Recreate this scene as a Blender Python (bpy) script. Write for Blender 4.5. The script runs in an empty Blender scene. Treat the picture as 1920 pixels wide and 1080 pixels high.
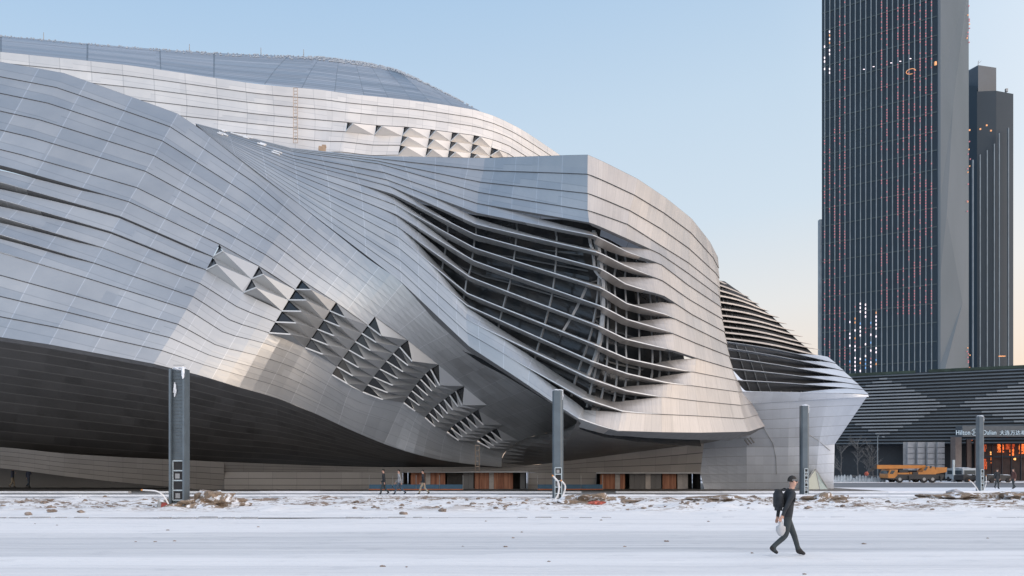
import bpy, bmesh, math, random
from mathutils import Vector, Matrix, noise
random.seed(7)
C = bpy.context.scene
COL = C.collection
R = math.radians
F = 1500.0; CAMZ = 1.93; HOR = 876.0          # calibration of the photograph (pixels of a 1920 wide frame)

# ------------------------------------------------------------------ camera, sky, sun, exposure
cam = bpy.data.objects.new('camera', bpy.data.cameras.new('camera')); COL.objects.link(cam)
cam.location = (0, 0, CAMZ); cam.rotation_euler = (R(90), 0, 0)
cam.data.sensor_width = 36; cam.data.lens = 36 * F / 1920
cam.data.shift_y = (HOR - 540) / 1920
cam.data.clip_start = .1; cam.data.clip_end = 6000
C.camera = cam
SUN_AZ = 104.0      # degrees clockwise from +Y
SUN_EL = 7.0
w = bpy.data.worlds.new("World"); C.world = w; w.use_nodes = True
nt = w.node_tree; nt.nodes.clear()
wo = nt.nodes.new('ShaderNodeOutputWorld'); bg = nt.nodes.new('ShaderNodeBackground')
sky = nt.nodes.new('ShaderNodeTexSky'); sky.sky_type = 'NISHITA'; sky.sun_disc = False
sky.sun_elevation = R(SUN_EL); sky.sun_rotation = R(SUN_AZ); sky.altitude = 0
sky.air_density = 1.0; sky.dust_density = 1.2; sky.ozone_density = 2.0
# evening sky: pale warm band at the horizon below a clear blue, added to the physical sky
tc = nt.nodes.new('ShaderNodeTexCoord'); sep = nt.nodes.new('ShaderNodeSeparateXYZ')
nt.links.new(tc.outputs['Generated'], sep.inputs[0])
def wm(op, a, b=None, clamp=False):
    n = nt.nodes.new('ShaderNodeMath'); n.operation = op; n.use_clamp = clamp
    for k, v in enumerate((a, b)):
        if v is None: continue
        if isinstance(v, (int, float)): n.inputs[k].default_value = v
        else: nt.links.new(v, n.inputs[k])
    return n.outputs[0]
ramp = nt.nodes.new('ShaderNodeValToRGB')
# height made a little lower towards the glow side (right), so the pale part climbs there
hh = wm('SUBTRACT', wm('MULTIPLY', sep.outputs['Z'], 1.0), wm('MULTIPLY', sep.outputs['X'], 0.13))
nt.links.new(hh, ramp.inputs[0])
E = ramp.color_ramp.elements
def srgb(r, g, b):
    f = lambda c: (c/255/12.92 if c/255 <= .04045 else ((c/255+.055)/1.055)**2.4)
    return (f(r), f(g), f(b), 1)
stops = [(0.0, (250, 222, 196)), (0.07, (245, 231, 218)), (0.15, (235, 235, 234)), (0.26, (213, 228, 241)),
         (0.38, (200, 221, 240)), (0.55, (170, 202, 234)), (1.0, (122, 158, 203))]
E[0].position = stops[0][0]; E[0].color = srgb(*stops[0][1])
E[1].position = stops[-1][0]; E[1].color = srgb(*stops[-1][1])
for p, c in stops[1:-1]:
    e = E.new(p); e.color = srgb(*c)
mx = nt.nodes.new('ShaderNodeMixRGB'); mx.blend_type = 'MIX'; mx.inputs[0].default_value = .9
mul = nt.nodes.new('ShaderNodeMixRGB'); mul.blend_type = 'MULTIPLY'; mul.inputs[0].default_value = 1
mul.inputs[2].default_value = (10.6, 10.6, 10.6, 1)
# the afterglow: the sky behind the viewer, to the right, is brighter and warmer
dotg = nt.nodes.new('ShaderNodeVectorMath'); dotg.operation = 'DOT_PRODUCT'; nt.links.new(tc.outputs['Generated'], dotg.inputs[0])
dotg.inputs[1].default_value = Vector((.80, -.55, .22)).normalized()
gl = wm('POWER', wm('MAXIMUM', wm('ADD', wm('MULTIPLY', dotg.outputs['Value'], .8), .12), 0.0), 1.4)
gcol = nt.nodes.new('ShaderNodeMixRGB'); gcol.blend_type = 'MULTIPLY'; gcol.inputs[0].default_value = 1; gcol.inputs[1].default_value = (1.55, 1.16, .86, 1)
gcomb = nt.nodes.new('ShaderNodeCombineXYZ')
for _i in range(3): nt.links.new(gl, gcomb.inputs[_i])
nt.links.new(gcomb.outputs[0], gcol.inputs[2])
gadd = nt.nodes.new('ShaderNodeMixRGB'); gadd.blend_type = 'ADD'; gadd.inputs[0].default_value = 1
# and the whole half of the sky behind the viewer is a lighter blue than the half in front
bk = wm('MAXIMUM', wm('ADD', wm('MULTIPLY', sep.outputs['Y'], -.75), wm('MULTIPLY', sep.outputs['Z'], .35)), 0.0)
bcomb = nt.nodes.new('ShaderNodeCombineXYZ')
for _i in range(3): nt.links.new(bk, bcomb.inputs[_i])
bcol = nt.nodes.new('ShaderNodeMixRGB'); bcol.blend_type = 'MULTIPLY'; bcol.inputs[0].default_value = 1; bcol.inputs[1].default_value = (.54, .59, .64, 1)
nt.links.new(bcomb.outputs[0], bcol.inputs[2])
badd = nt.nodes.new('ShaderNodeMixRGB'); badd.blend_type = 'ADD'; badd.inputs[0].default_value = 1
nt.links.new(ramp.outputs[0], badd.inputs[1]); nt.links.new(bcol.outputs[0], badd.inputs[2])
nt.links.new(badd.outputs[0], gadd.inputs[1]); nt.links.new(gcol.outputs[0], gadd.inputs[2])
nt.links.new(gadd.outputs[0], mul.inputs[1])
nt.links.new(sky.outputs[0], mx.inputs[1]); nt.links.new(mul.outputs[0], mx.inputs[2])
nt.links.new(mx.outputs[0], bg.inputs[0]); bg.inputs[1].default_value = 0.1
nt.links.new(bg.outputs[0], wo.inputs[0])
sl = bpy.data.lights.new('sun', 'SUN'); sl.energy = .5; sl.angle = R(22); sl.color = (1.0, .80, .62)
so = bpy.data.objects.new('sun', sl); COL.objects.link(so)
so.rotation_euler = (R(90 - SUN_EL), 0, R(180 - SUN_AZ) + math.pi * 0)
sd = Vector((math.sin(R(SUN_AZ)) * math.cos(R(SUN_EL)), math.cos(R(SUN_AZ)) * math.cos(R(SUN_EL)), math.sin(R(SUN_EL))))
so.rotation_euler = (-sd).to_track_quat('-Z', 'Y').to_euler()
C.view_settings.view_transform = 'Standard'; C.view_settings.look = 'None'
C.view_settings.exposure = 0.0; C.view_settings.gamma = 1
C.render.engine = 'CYCLES'
C.cycles.max_bounces = 6

# ------------------------------------------------------------------ helpers
def P(px, py, d):                              # calibrated pixel + distance -> a point of the place
    return Vector(((px - 960) / F * d, d, CAMZ + (HOR - py) / F * d))
def tagp(o, label=None, cat=None, group=None, kind=None):
    if label: o['label'] = label
    if cat: o['category'] = cat
    if group: o['group'] = group
    if kind: o['kind'] = kind
    return o
def empty(name, loc=(0, 0, 0), rz=0, label=None, cat=None, group=None):
    o = bpy.data.objects.new(name, None); COL.objects.link(o); o.location = loc; o.rotation_euler = (0, 0, rz)
    o.empty_display_size = .3
    return tagp(o, label, cat, group)
def obj(name, bm, mat, parent=None, smooth=False):
    me = bpy.data.meshes.new(name); bm.to_mesh(me); bm.free()
    for m in (mat if isinstance(mat, (list, tuple)) else [mat]): me.materials.append(m)
    if smooth:
        for p in me.polygons: p.use_smooth = True
    o = bpy.data.objects.new(name, me); COL.objects.link(o)
    if parent: o.parent = parent
    return o
def BM(): return bmesh.new()
def box(bm, c, s, rz=0, mi=0, rot=None, taper=None):
    x, y, z = s[0]/2, s[1]/2, s[2]/2
    M = rot if rot is not None else Matrix.Rotation(rz, 3, 'Z')
    vs = []
    for dz in (-z, z):
        t = taper if (taper and dz > 0) else 1
        for dx, dy in ((-x, -y), (x, -y), (x, y), (-x, y)):
            vs.append(bm.verts.new(Vector(c) + M @ Vector((dx*t, dy*t, dz))))
    for f in ((3, 2, 1, 0), (4, 5, 6, 7), (0, 1, 5, 4), (1, 2, 6, 5), (2, 3, 7, 6), (3, 0, 4, 7)):
        bm.faces.new([vs[i] for i in f]).material_index = mi
def tube(bm, a, b, r0, r1=None, n=8, caps=True, mi=0):
    a = Vector(a); b = Vector(b); r1 = r0 if r1 is None else r1
    d = (b - a); L = d.length
    if L < 1e-6: return
    q = d.normalized().to_track_quat('Z', 'Y').to_matrix()
    ra = [bm.verts.new(a + q @ Vector((math.cos(2*math.pi*k/n)*r0, math.sin(2*math.pi*k/n)*r0, 0))) for k in range(n)]
    rb = [bm.verts.new(b + q @ Vector((math.cos(2*math.pi*k/n)*r1, math.sin(2*math.pi*k/n)*r1, 0))) for k in range(n)]
    for k in range(n):
        f = bm.faces.new((ra[k], ra[(k+1) % n], rb[(k+1) % n], rb[k])); f.material_index = mi
    if caps:
        bm.faces.new(ra[::-1]).material_index = mi; bm.faces.new(rb).material_index = mi
def poly_tube(bm, pts, r, n=8, mi=0):
    for a, b in zip(pts[:-1], pts[1:]): tube(bm, a, b, r, r, n, True, mi)
def bar(bm, a, b, wx, wy, mi=0):               # rectangular bar between two points
    a = Vector(a); b = Vector(b); q = (b-a).normalized().to_track_quat('Z', 'Y').to_matrix()
    vs = []
    for p in (a, b):
        for dx, dy in ((-1, -1), (1, -1), (1, 1), (-1, 1)):
            vs.append(bm.verts.new(p + q @ Vector((dx*wx/2, dy*wy/2, 0))))
    for f in ((3, 2, 1, 0), (4, 5, 6, 7), (0, 1, 5, 4), (1, 2, 6, 5), (2, 3, 7, 6), (3, 0, 4, 7)):
        bm.faces.new([vs[i] for i in f]).material_index = mi
def prism(bm, pts, y0, y1, mi=0):              # side outline in x,z extruded along y
    a = [bm.verts.new((x, y0, z)) for x, z in pts]; b = [bm.verts.new((x, y1, z)) for x, z in pts]
    bm.faces.new(a).material_index = mi; bm.faces.new(b[::-1]).material_index = mi
    n = len(pts)
    for k in range(n):
        bm.faces.new((a[(k+1) % n], a[k], b[k], b[(k+1) % n])).material_index = mi
def quad(bm, a, b, c, d, mi=0):
    f = bm.faces.new([bm.verts.new(Vector(p)) for p in (a, b, c, d)]); f.material_index = mi; return f

# ------------------------------------------------------------------ materials
class NB:
    def __init__(s, name):
        s.m = bpy.data.materials.new(name); s.m.use_nodes = True; s.t = s.m.node_tree; s.t.nodes.clear()
        s.out = s.t.nodes.new('ShaderNodeOutputMaterial'); s.b = s.t.nodes.new('ShaderNodeBsdfPrincipled')
        s.t.links.new(s.b.outputs[0], s.out.inputs[0])
    def n(s, ty, **k):
        x = s.t.nodes.new(ty)
        for a, v in k.items(): setattr(x, a, v)
        return x
    def l(s, a, b): s.t.links.new(a, b)
    def put(s, sock, v):
        if isinstance(v, bpy.types.NodeSocket): s.l(v, sock)
        elif isinstance(v, (tuple, list)) and len(v) == 3 and sock.type == 'RGBA': sock.default_value = (*v, 1)
        else: sock.default_value = v
    def math(s, op, a, b=None, clamp=False):
        x = s.n('ShaderNodeMath', operation=op, use_clamp=clamp); s.put(x.inputs[0], a)
        if b is not None: s.put(x.inputs[1], b)
        return x.outputs[0]
    def mix(s, f, a, b, bt='MIX'):
        x = s.n('ShaderNodeMixRGB', blend_type=bt); s.put(x.inputs[0], f); s.put(x.inputs[1], a); s.put(x.inputs[2], b); return x.outputs[0]
    def noise(s, vec=None, scale=5, detail=4, rough=.5):
        x = s.n('ShaderNodeTexNoise'); x.inputs['Scale'].default_value = scale; x.inputs['Detail'].default_value = detail
        x.inputs['Roughness'].default_value = rough
        if vec is not None: s.l(vec, x.inputs['Vector'])
        return x.outputs['Fac']
    def mapr(s, v, a, b, c, d):
        x = s.n('ShaderNodeMapRange'); s.put(x.inputs[0], v)
        for i, q in enumerate((a, b, c, d)): x.inputs[i+1].default_value = q
        return x.outputs[0]
    def pos(s, scale=(1, 1, 1), obj=False):
        if obj: o = s.n('ShaderNodeTexCoord').outputs['Object']
        else: o = s.n('ShaderNodeNewGeometry').outputs['Position']
        m = s.n('ShaderNodeMapping'); s.l(o, m.inputs[0]); m.inputs['Scale'].default_value = scale
        return m.outputs[0]
    def set(s, **k):
        nm = {'col': 'Base Color', 'rough': 'Roughness', 'metal': 'Metallic', 'spec': 'Specular IOR Level',
              'ecol': 'Emission Color', 'emit': 'Emission Strength', 'alpha': 'Alpha', 'trans': 'Transmission Weight', 'nrm': 'Normal'}
        for a, v in k.items(): s.put(s.b.inputs[nm[a]], v)
    def bump(s, h, st=.3, dist=.05):
        x = s.n('ShaderNodeBump'); x.inputs['Strength'].default_value = st; x.inputs['Distance'].default_value = dist
        s.l(h, x.inputs['Height']); s.l(x.outputs[0], s.b.inputs['Normal'])
def simple(name, col, rough=.6, metal=0, var=.12, scale=3, emit=0):
    m = NB(name); f = m.noise(m.pos(), scale, 5)
    c = m.mix(m.mapr(f, .3, .7, 0, 1), tuple(x*(1-var) for x in col), tuple(min(1, x*(1+var)) for x in col))
    m.set(col=c, rough=rough, metal=metal)
    if emit: m.set(ecol=col, emit=emit)
    m.bump(f, .12, .02)
    return m.m
def emissive(name, col, st):
    m = NB(name); m.set(col=col, ecol=col, emit=st, rough=.5); return m.m
def panel_mat(name, col, metal=.55, rough=.42, var=.10, joint=.4, tilt=.035, streak=0.0, seam=.024, jw=.03, jlight=False, sub=True, scol=(.10, .103, .108), us=1.0, stag=True):
    m = NB(name); uv = m.n('ShaderNodeUVMap'); sp = m.n('ShaderNodeSeparateXYZ'); m.l(uv.outputs[0], sp.inputs[0])
    u, v = sp.outputs[0], sp.outputs[1]
    if us != 1.0: u = m.math('MULTIPLY', u, us)
    fv = m.math('FRACT', v); band = m.math('FLOOR', v)
    bn = m.n('ShaderNodeTexWhiteNoise', noise_dimensions='1D'); m.l(band, bn.inputs['W'])
    # a slanting joint runs through each stretch of band, leaving long wedges
    ub = m.math('ADD', m.math('MULTIPLY', u, .2), m.math('MULTIPLY', bn.outputs[0], 5.0)); tb = m.math('FRACT', ub)
    bn2 = m.n('ShaderNodeTexWhiteNoise', noise_dimensions='2D'); cbb = m.n('ShaderNodeCombineXYZ'); m.l(m.math('FLOOR', ub), cbb.inputs[0]); m.l(band, cbb.inputs[1]); m.l(cbb.outputs[0], bn2.inputs['Vector'])
    wline = m.math('ADD', m.mapr(bn2.outputs[0], 0, 1, .30, .55), m.math('MULTIPLY', tb, m.mapr(bn2.outputs[0], 0, 1, .7, .15)))
    subr = m.math('GREATER_THAN', fv, wline) if sub else 0.0
    uu = m.math('ADD', u, m.math('MULTIPLY', subr, .5)) if (sub and stag) else u
    cell = m.math('FLOOR', uu); fu = m.math('FRACT', uu)
    cb = m.n('ShaderNodeCombineXYZ'); m.l(cell, cb.inputs[0]); m.l(band, cb.inputs[1])
    if sub: m.l(subr, cb.inputs[2])
    wn = m.n('ShaderNodeTexWhiteNoise', noise_dimensions='3D'); m.l(cb.outputs[0], wn.inputs['Vector'])
    # coarser blocks of panels share one tone, as delivered batches do
    cb2 = m.n('ShaderNodeCombineXYZ'); m.l(m.math('FLOOR', m.math('MULTIPLY', u, .34)), cb2.inputs[0]); m.l(band, cb2.inputs[1])
    wn2 = m.n('ShaderNodeTexWhiteNoise', noise_dimensions='3D'); m.l(cb2.outputs[0], wn2.inputs['Vector'])
    k = m.math('ADD', m.mapr(wn.outputs[0], 0, 1, 1-var*.55, 1+var*.55), m.mapr(wn2.outputs[0], 0, 1, -var*.6, var*.6))
    dirt = m.noise(m.pos((.25, .25, .12)), 1.0, 6, .6)
    k = m.math('MULTIPLY', k, m.mapr(dirt, .3, .7, .93, 1.06))
    if streak:
        cs = m.n('ShaderNodeCombineXYZ'); m.l(m.math('MULTIPLY', u, 9.0), cs.inputs[0]); m.l(m.math('MULTIPLY', v, .55), cs.inputs[1])
        st = m.noise(cs.outputs[0], 1.0, 5, .65)
        k = m.math('MULTIPLY', k, m.mapr(st, .3, .7, 1-streak, 1+streak))
    hs = m.n('ShaderNodeCombineXYZ')
    for i in range(3): m.l(k, hs.inputs[i])
    c = m.mix(1.0, col, hs.outputs[0], 'MULTIPLY')
    jl = m.math('LESS_THAN', fu, jw)
    c = m.mix(m.math('MULTIPLY', jl, joint), c, (.85, .87, .9) if jlight else (.10, .11, .12))
    if sub:
        hl = m.math('LESS_THAN', m.math('ABSOLUTE', m.math('SUBTRACT', fv, wline)), .022)
        on = m.math('GREATER_THAN', wn2.outputs[0], .12)
        c = m.mix(m.math('MULTIPLY', m.math('MULTIPLY', hl, on), joint*1.1), c, (.16, .17, .18))
    sm = m.math('ADD', m.math('LESS_THAN', fv, seam*.5), m.math('GREATER_THAN', fv, 1-seam*.5), True)
    c = m.mix(m.math('MULTIPLY', sm, .85), c, scol)
    m.set(col=c, metal=metal)
    m.set(rough=m.math('ADD', m.mapr(wn.outputs[0], 0, 1, rough-.05, rough+.06), m.mapr(dirt, .3, .7, -.03, .05)))
    # every panel sits at its own slight tilt
    g = m.n('ShaderNodeNewGeometry'); vm = m.n('ShaderNodeVectorMath', operation='SUBTRACT'); m.l(wn.outputs['Color'], vm.inputs[0]); vm.inputs[1].default_value = (.5, .5, .5)
    sc = m.n('ShaderNodeVectorMath', operation='SCALE'); m.l(vm.outputs[0], sc.inputs[0]); sc.inputs['Scale'].default_value = tilt
    ad = m.n('ShaderNodeVectorMath', operation='ADD'); m.l(sc.outputs[0], ad.inputs[0]); m.l(g.outputs['Normal'], ad.inputs[1])
    nn = m.n('ShaderNodeVectorMath', operation='NORMALIZE'); m.l(ad.outputs[0], nn.inputs[0])
    oc = m.noise(m.pos((.5, .5, .5)), 1.0, 3, .5)
    bp = m.n('ShaderNodeBump'); bp.inputs['Strength'].default_value = .12; bp.inputs['Distance'].default_value = .25
    m.l(oc, bp.inputs['Height']); m.l(nn.outputs[0], bp.inputs['Normal']); m.l(bp.outputs[0], m.b.inputs['Normal'])
    return m.m

M_alu = panel_mat('aluminium_cladding', (.45, .46, .465), metal=.75, rough=.44, var=.075, joint=.27, us=.5, stag=False, jw=.022, jlight=True, tilt=.03)
M_alu2 = panel_mat('brushed_aluminium_cladding', (.46, .435, .415), streak=.08, metal=.7, rough=.42, sub=False, joint=.25)
M_alu3 = panel_mat('pale_aluminium_cladding', (.70, .665, .625), metal=.45, rough=.42, var=.10, us=.6, stag=False, joint=.25)
M_wall = panel_mat('lower_wall_cladding', (.60, .65, .72), metal=.4, rough=.42, var=.05, joint=.08, sub=False)
M_soff = panel_mat('shade_toned_soffit_cladding', (.10, .096, .092), metal=.3, rough=.5, var=.25, joint=.0, tilt=.02, seam=.10, sub=False, scol=(.19, .18, .17))  # dark panels, colour also lowered to paint in the shade under the overhang
M_soff2 = panel_mat('shade_toned_grey_soffit_cladding', (.15, .145, .14), metal=.4, rough=.45, var=.15, joint=.15, tilt=.02, seam=.03)  # underside shade is put into this base colour too
M_roof = panel_mat('blue_grey_roof_tiles', (.33, .355, .39), metal=.5, rough=.42, var=.25, joint=.8, jw=.022, seam=.14, tilt=.09, sub=False)
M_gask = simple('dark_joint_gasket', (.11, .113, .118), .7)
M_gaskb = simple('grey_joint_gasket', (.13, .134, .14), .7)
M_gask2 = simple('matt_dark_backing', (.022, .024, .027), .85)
M_glassd = NB('dark_curtain_glass'); 
_f = M_glassd.noise(M_glassd.pos(), .6, 3)
M_glassd.set(col=M_glassd.mix(M_glassd.mapr(_f, .35, .65, 0, 1), (.020, .025, .03), (.05, .05, .05)), rough=.12, metal=0, spec=.5); M_glassd = M_glassd.m
M_win = NB('black_window_glass'); M_win.set(col=(.012, .014, .016), rough=.15); M_win = M_win.m
M_frame2 = simple('matt_white_strip', (.75, .77, .8), .8)
M_frame = simple('frame_and_blade_highlight', (.55, .56, .57), .4, .4)
M_mull = simple('grey_steel_mullion', (.30, .31, .32), .45, .2)

# ------------------------------------------------------------------ curved shells laid out on a grid of seams
def cr(p0, p1, p2, p3, t, s):
    lin = p1.lerp(p2, t)
    c = .5*((2*p1) + (p2-p0)*t + (2*p0-5*p1+4*p2-p3)*t*t + (3*p1-p0-3*p2+p3)*t**3)
    return lin.lerp(c, s)
class Shell:
    """cols[j] = list of (v, point); u runs over columns, v over seams"""
    def __init__(s, cols, su=.5, sv=.8, late=None):
        s.cols = cols; s.su = su; s.sv = sv; s.n = len(cols); s.late = late
    def cv(s, j, v):
        c = s.cols[max(0, min(s.n-1, j))]; k = 0
        while k < len(c)-2 and v > c[k+1][0]: k += 1
        t = (v - c[k][0]) / (c[k+1][0] - c[k][0])
        p1, p2 = c[k][1], c[k+1][1]
        p0 = c[k-1][1] if k > 0 else p1*2-p2
        p3 = c[k+2][1] if k+2 < len(c) else p2*2-p1
        return cr(p0, p1, p2, p3, t, s.sv)
    def S(s, u, v):
        j = int(min(max(math.floor(u), 0), s.n-2)); t = u - j
        a, b = s.cv(j, v), s.cv(j+1, v)
        p0 = s.cv(j-1, v) if j > 0 else a*2-b
        p3 = s.cv(j+2, v) if j+2 < s.n else b*2-a
        return cr(p0, a, b, p3, t, s.su if not (s.late is not None and j >= s.late) else 1.0)
    def N(s, u, v):
        e = .02
        u0, u1 = max(0, u-e), min(s.n-1, u+e)
        vm = s.cols[0][-1][0]; v0, v1 = max(0, v-e), min(vm, v+e)
        n = (s.S(u, v1)-s.S(u, v0)).cross(s.S(u1, v)-s.S(u0, v))
        return n.normalized() if n.length > 1e-9 else Vector((0, -1, 0))
def usamples(ns):
    us = [0.0]; tex = [0.0]
    for j, n in enumerate(ns):
        for k in range(n): us.append(j + (k+1)/n); tex.append(tex[-1]+1)
    return us, tex
def band_mesh(sh, i, us, tex, gap=None, skip=None, lap0=.05, ret=.35, sub=2, deep=1.1, dark=True, edge=.075, rdir=None):
    bm = BM(); uvl = bm.loops.layers.uv.new('UVMap')
    rows = []
    for k, u in enumerate(us):
        g = gap(u) if gap else 0
        n0 = sh.N(u, i+g); n1 = sh.N(u, i+1)
        hb_ = (sh.S(u, i+1)-sh.S(u, i)).length; lap = lap0*min(1, hb_/1.3)
        pt = sh.S(u, i+g) - n0*(g*deep); pb = sh.S(u, i+1) + n1*lap
        pts = []
        for q in range(sub+1):
            f = q/sub
            base = sh.S(u, i+g+(1-g)*f)
            off = sh.N(u, i+g+(1-g)*f)*(lap*f) - n0*(g*deep)*(1-f)
            pts.append((base+off, i+g+(1-g)*f))
        gn = gap(u) if gap else 0
        r2 = pb + (rdir if rdir else -n1)*(ret + .5*min(1, g*2))
        vd = (sh.S(u, i+1)-sh.S(u, i)); vd = vd.normalized() if vd.length > 1e-6 else Vector((0, 0, -1))
        eg = edge*min(1, gn*4)
        pts.append((pb + vd*eg, i+.998)); r2 = r2 + vd*eg*.6
        pts.append((r2, i+.999))
        rows.append([(bm.verts.new(p), v) for p, v in pts])
    for k in range(len(us)-1):
        um = (us[k]+us[k+1])/2
        if skip and skip(um): continue
        a, b = rows[k], rows[k+1]
        for q in range(len(a)-1):
            if q == len(a)-3 and (a[q][0].co-a[q+1][0].co).length < 1e-5 and (b[q][0].co-b[q+1][0].co).length < 1e-5:
                a[q+1][0].co = a[q][0].co; b[q+1][0].co = b[q][0].co; continue
            try: f = bm.faces.new((a[q][0], a[q+1][0], b[q+1][0], b[q][0]))
            except ValueError: continue
            last = q == len(a)-2
            gg = (gap(um) if gap else 0)
            f.material_index = 1 if (last and dark and gg < .12) else 0
            if q == len(a)-3: f.material_index = 3  # pale strip paints an edge highlight along open blade lips
            vals = ((tex[k], a[q][1]), (tex[k], a[q+1][1]), (tex[k+1], b[q+1][1]), (tex[k+1], b[q][1]))
            for lp, (uu, vv) in zip(f.loops, vals):
                vv = min(max(vv, i+.0005), i+.9995)
                if last: uu, vv = (uu+.5, i+.25)
                lp[uvl].uv = (uu, vv)
    # open the duplicated loose verts
    loose = [v for v in bm.verts if not v.link_faces]
    for v in loose: bm.verts.remove(v)
    return bm
def pyramid_window(sh, i, j, parent, mat, out=1.0, au=.24, av=.70, j1=None):
    j1 = j+1 if j1 is None else j1
    TL, TR = sh.S(j, i), sh.S(j1, i); BL, BR = sh.S(j, i+1), sh.S(j1, i+1)
    um, vm = j+(j1-j)*au, i+av; n = sh.N(um, vm)
    h = out*min(1.0, (BL-TL).length/1.4 + .15)
    A = sh.S(um, vm) + n*h
    bm = BM(); uvl = bm.loops.layers.uv.new('UVMap')
    def tri(a, b, c, k):
        f = bm.faces.new([bm.verts.new(p) for p in (a, b, c)]); f.material_index = 0
        for lp, q in zip(f.loops, ((.12, .12), (.12, .4), (.4, .4))): lp[uvl].uv = (q[0]+k+j*7, q[1]+i)
    tri(TL, A, TR, 0); tri(A, BR, TR, 1); tri(A, BL, BR, 2)
    o = obj('window', bm, [mat], parent)
    bg_ = BM(); s = n*-.12
    bg_.faces.new([bg_.verts.new(p) for p in (TL+s, BL+s, A.lerp((TL+BL)/2, .12)+s*.3)])
    obj('glass_pane', bg_, M_win, o)
    bf = BM()
    bar(bf, BL+n*.04, A+n*.02, .09, .09)
    obj('window_frame', bf, M_frame, o)
    return o

centre = empty('conference_centre', (0, 66, 0), 0,
    'huge curving silver conference centre of overlapping metal panels filling the left and middle', 'building')
def reparent(o): o.parent = centre; o.matrix_parent_inverse = Matrix.Translation((0, -66, 0)); return o
_obj = obj
def cobj(name, bm, mat, parent=None):
    o = _obj(name, bm, mat)
    if parent is None: reparent(o)
    else: o.parent = parent
    return o

# ---- left lobe
vA = [0, 5, 11, 15]
Actl = [
 [(-120,95,73),(-200,232,62),(-290,400,54),(-360,575,50)],
 [(120,137,72),(38,290,62),(-60,455,54.5),(-130,614,50)],
 [(333,213,70),(256,352,61.5),(160,521,54.5),(92,647,50)],
 [(490,322,66),(423,436,60),(350,580,53.9),(288,683,50.9)],
 [(562,384,63.5),(498,478,58.9),(417,622,54.3),(370,703,52.3)],
 [(628,436,61.5),(565,525,58.7),(493,643,55.5),(447,726,54.4)],
 [(690,485,59.9),(630,567,59.0),(562,668,57.9),(520,747,57.1)],
 [(755,530,58.5),(690,610,59.6),(622,702,59.7),(590,775,59.9)],
 [(830,597,57.8),(750,650,60.4),(680,735,61.4),(655,805,62.4)],
 [(895,655,57.2),(808,692,61.5),(757,755,63.1),(720,832,64.4)],
 [(945,688,57.5),(855,733,62.7),(797,783,64.2),(775,850,65)],
 [(1000,724,59),(897,768,63.4),(838,810,65.4),(825,862,66.3)],
 [(1060,765,61.5),(944,797,64.9),(888,833,66.6),(880,870,67.3)],
 [(1100,795,64),(985,822,66.2),(945,850,67.5),(940,876,68)]]
shA = Shell([[(v, P(*p)) for v, p in zip(vA, col)] for col in Actl], .10, .8, 4)
usA, txA = usamples([5,5,5,4,3,3,3,3,3,3,3,3,3])
winA = {}
for j, (a, b) in {3:(6,7), 4:(6,7), 5:(5,9), 6:(5,9), 7:(4,10), 8:(4,10), 9:(4,10), 10:(4,10), 11:(5,10), 12:(6,9)}.items():
    for i in range(a, b+1): winA.setdefault(i, set()).add(j)
def rampf(u, a, b): 
    t = min(1, max(0, (u-a)/(b-a))); return t*t*(3-2*t)
gA = {6:(.16,1.8), 7:(.30,3.0), 8:(.34,3.0), 9:(.30,2.0), 10:(.22,2.0)}
for i in range(15):
    gp = None
    if i in gA:
        gm, ue = gA[i]
        gp = (lambda gm, ue: (lambda u: gm*(1-rampf(u, .2, 2.0)) + (.05 if u < ue else 0)))(gm, ue)
    ws = winA.get(i, set())
    o = cobj('cladding_band', band_mesh(shA, i, usA, txA, gp, (lambda ws: (lambda u: int(u) in ws))(ws)), [M_alu, M_gask, M_alu, M_frame])
for i, ws in winA.items():
    for j in ws: reparent(pyramid_window(shA, i, j, None, M_alu, (.75, .8, .95, 1.0, 1.05, 1.0, .95, .9, .8, .8)[j-3], (.24, .26, .36, .40, .42, .42, .42, .42, .42, .42)[j-3], .80))
def offset_patch(sh, us, vs, off, nm, mat, vscale=1):
    bm = BM(); uvl = bm.loops.layers.uv.new('UVMap'); g = []
    for u in us: g.append([bm.verts.new(sh.S(u, v) - sh.N(u, v)*off) for v in vs])
    for a in range(len(us)-1):
        for b in range(len(vs)-1):
            f = bm.faces.new((g[a][b], g[a][b+1], g[a+1][b+1], g[a+1][b]))
            for lp, (x, y) in zip(f.loops, ((a, b), (a, b+1), (a+1, b+1), (a+1, b))): lp[uvl].uv = (us[x]*3, vs[y]*vscale)
    return cobj(nm, bm, mat)
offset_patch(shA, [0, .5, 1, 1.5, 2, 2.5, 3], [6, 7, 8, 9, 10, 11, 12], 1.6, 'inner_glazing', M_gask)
offset_patch(shA, [3, 4, 5, 6, 7, 8, 9, 10, 11, 12, 13], [4.5, 6, 7, 8, 9, 10, 10.9], 1.0, 'inner_glazing', M_gask)

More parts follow.
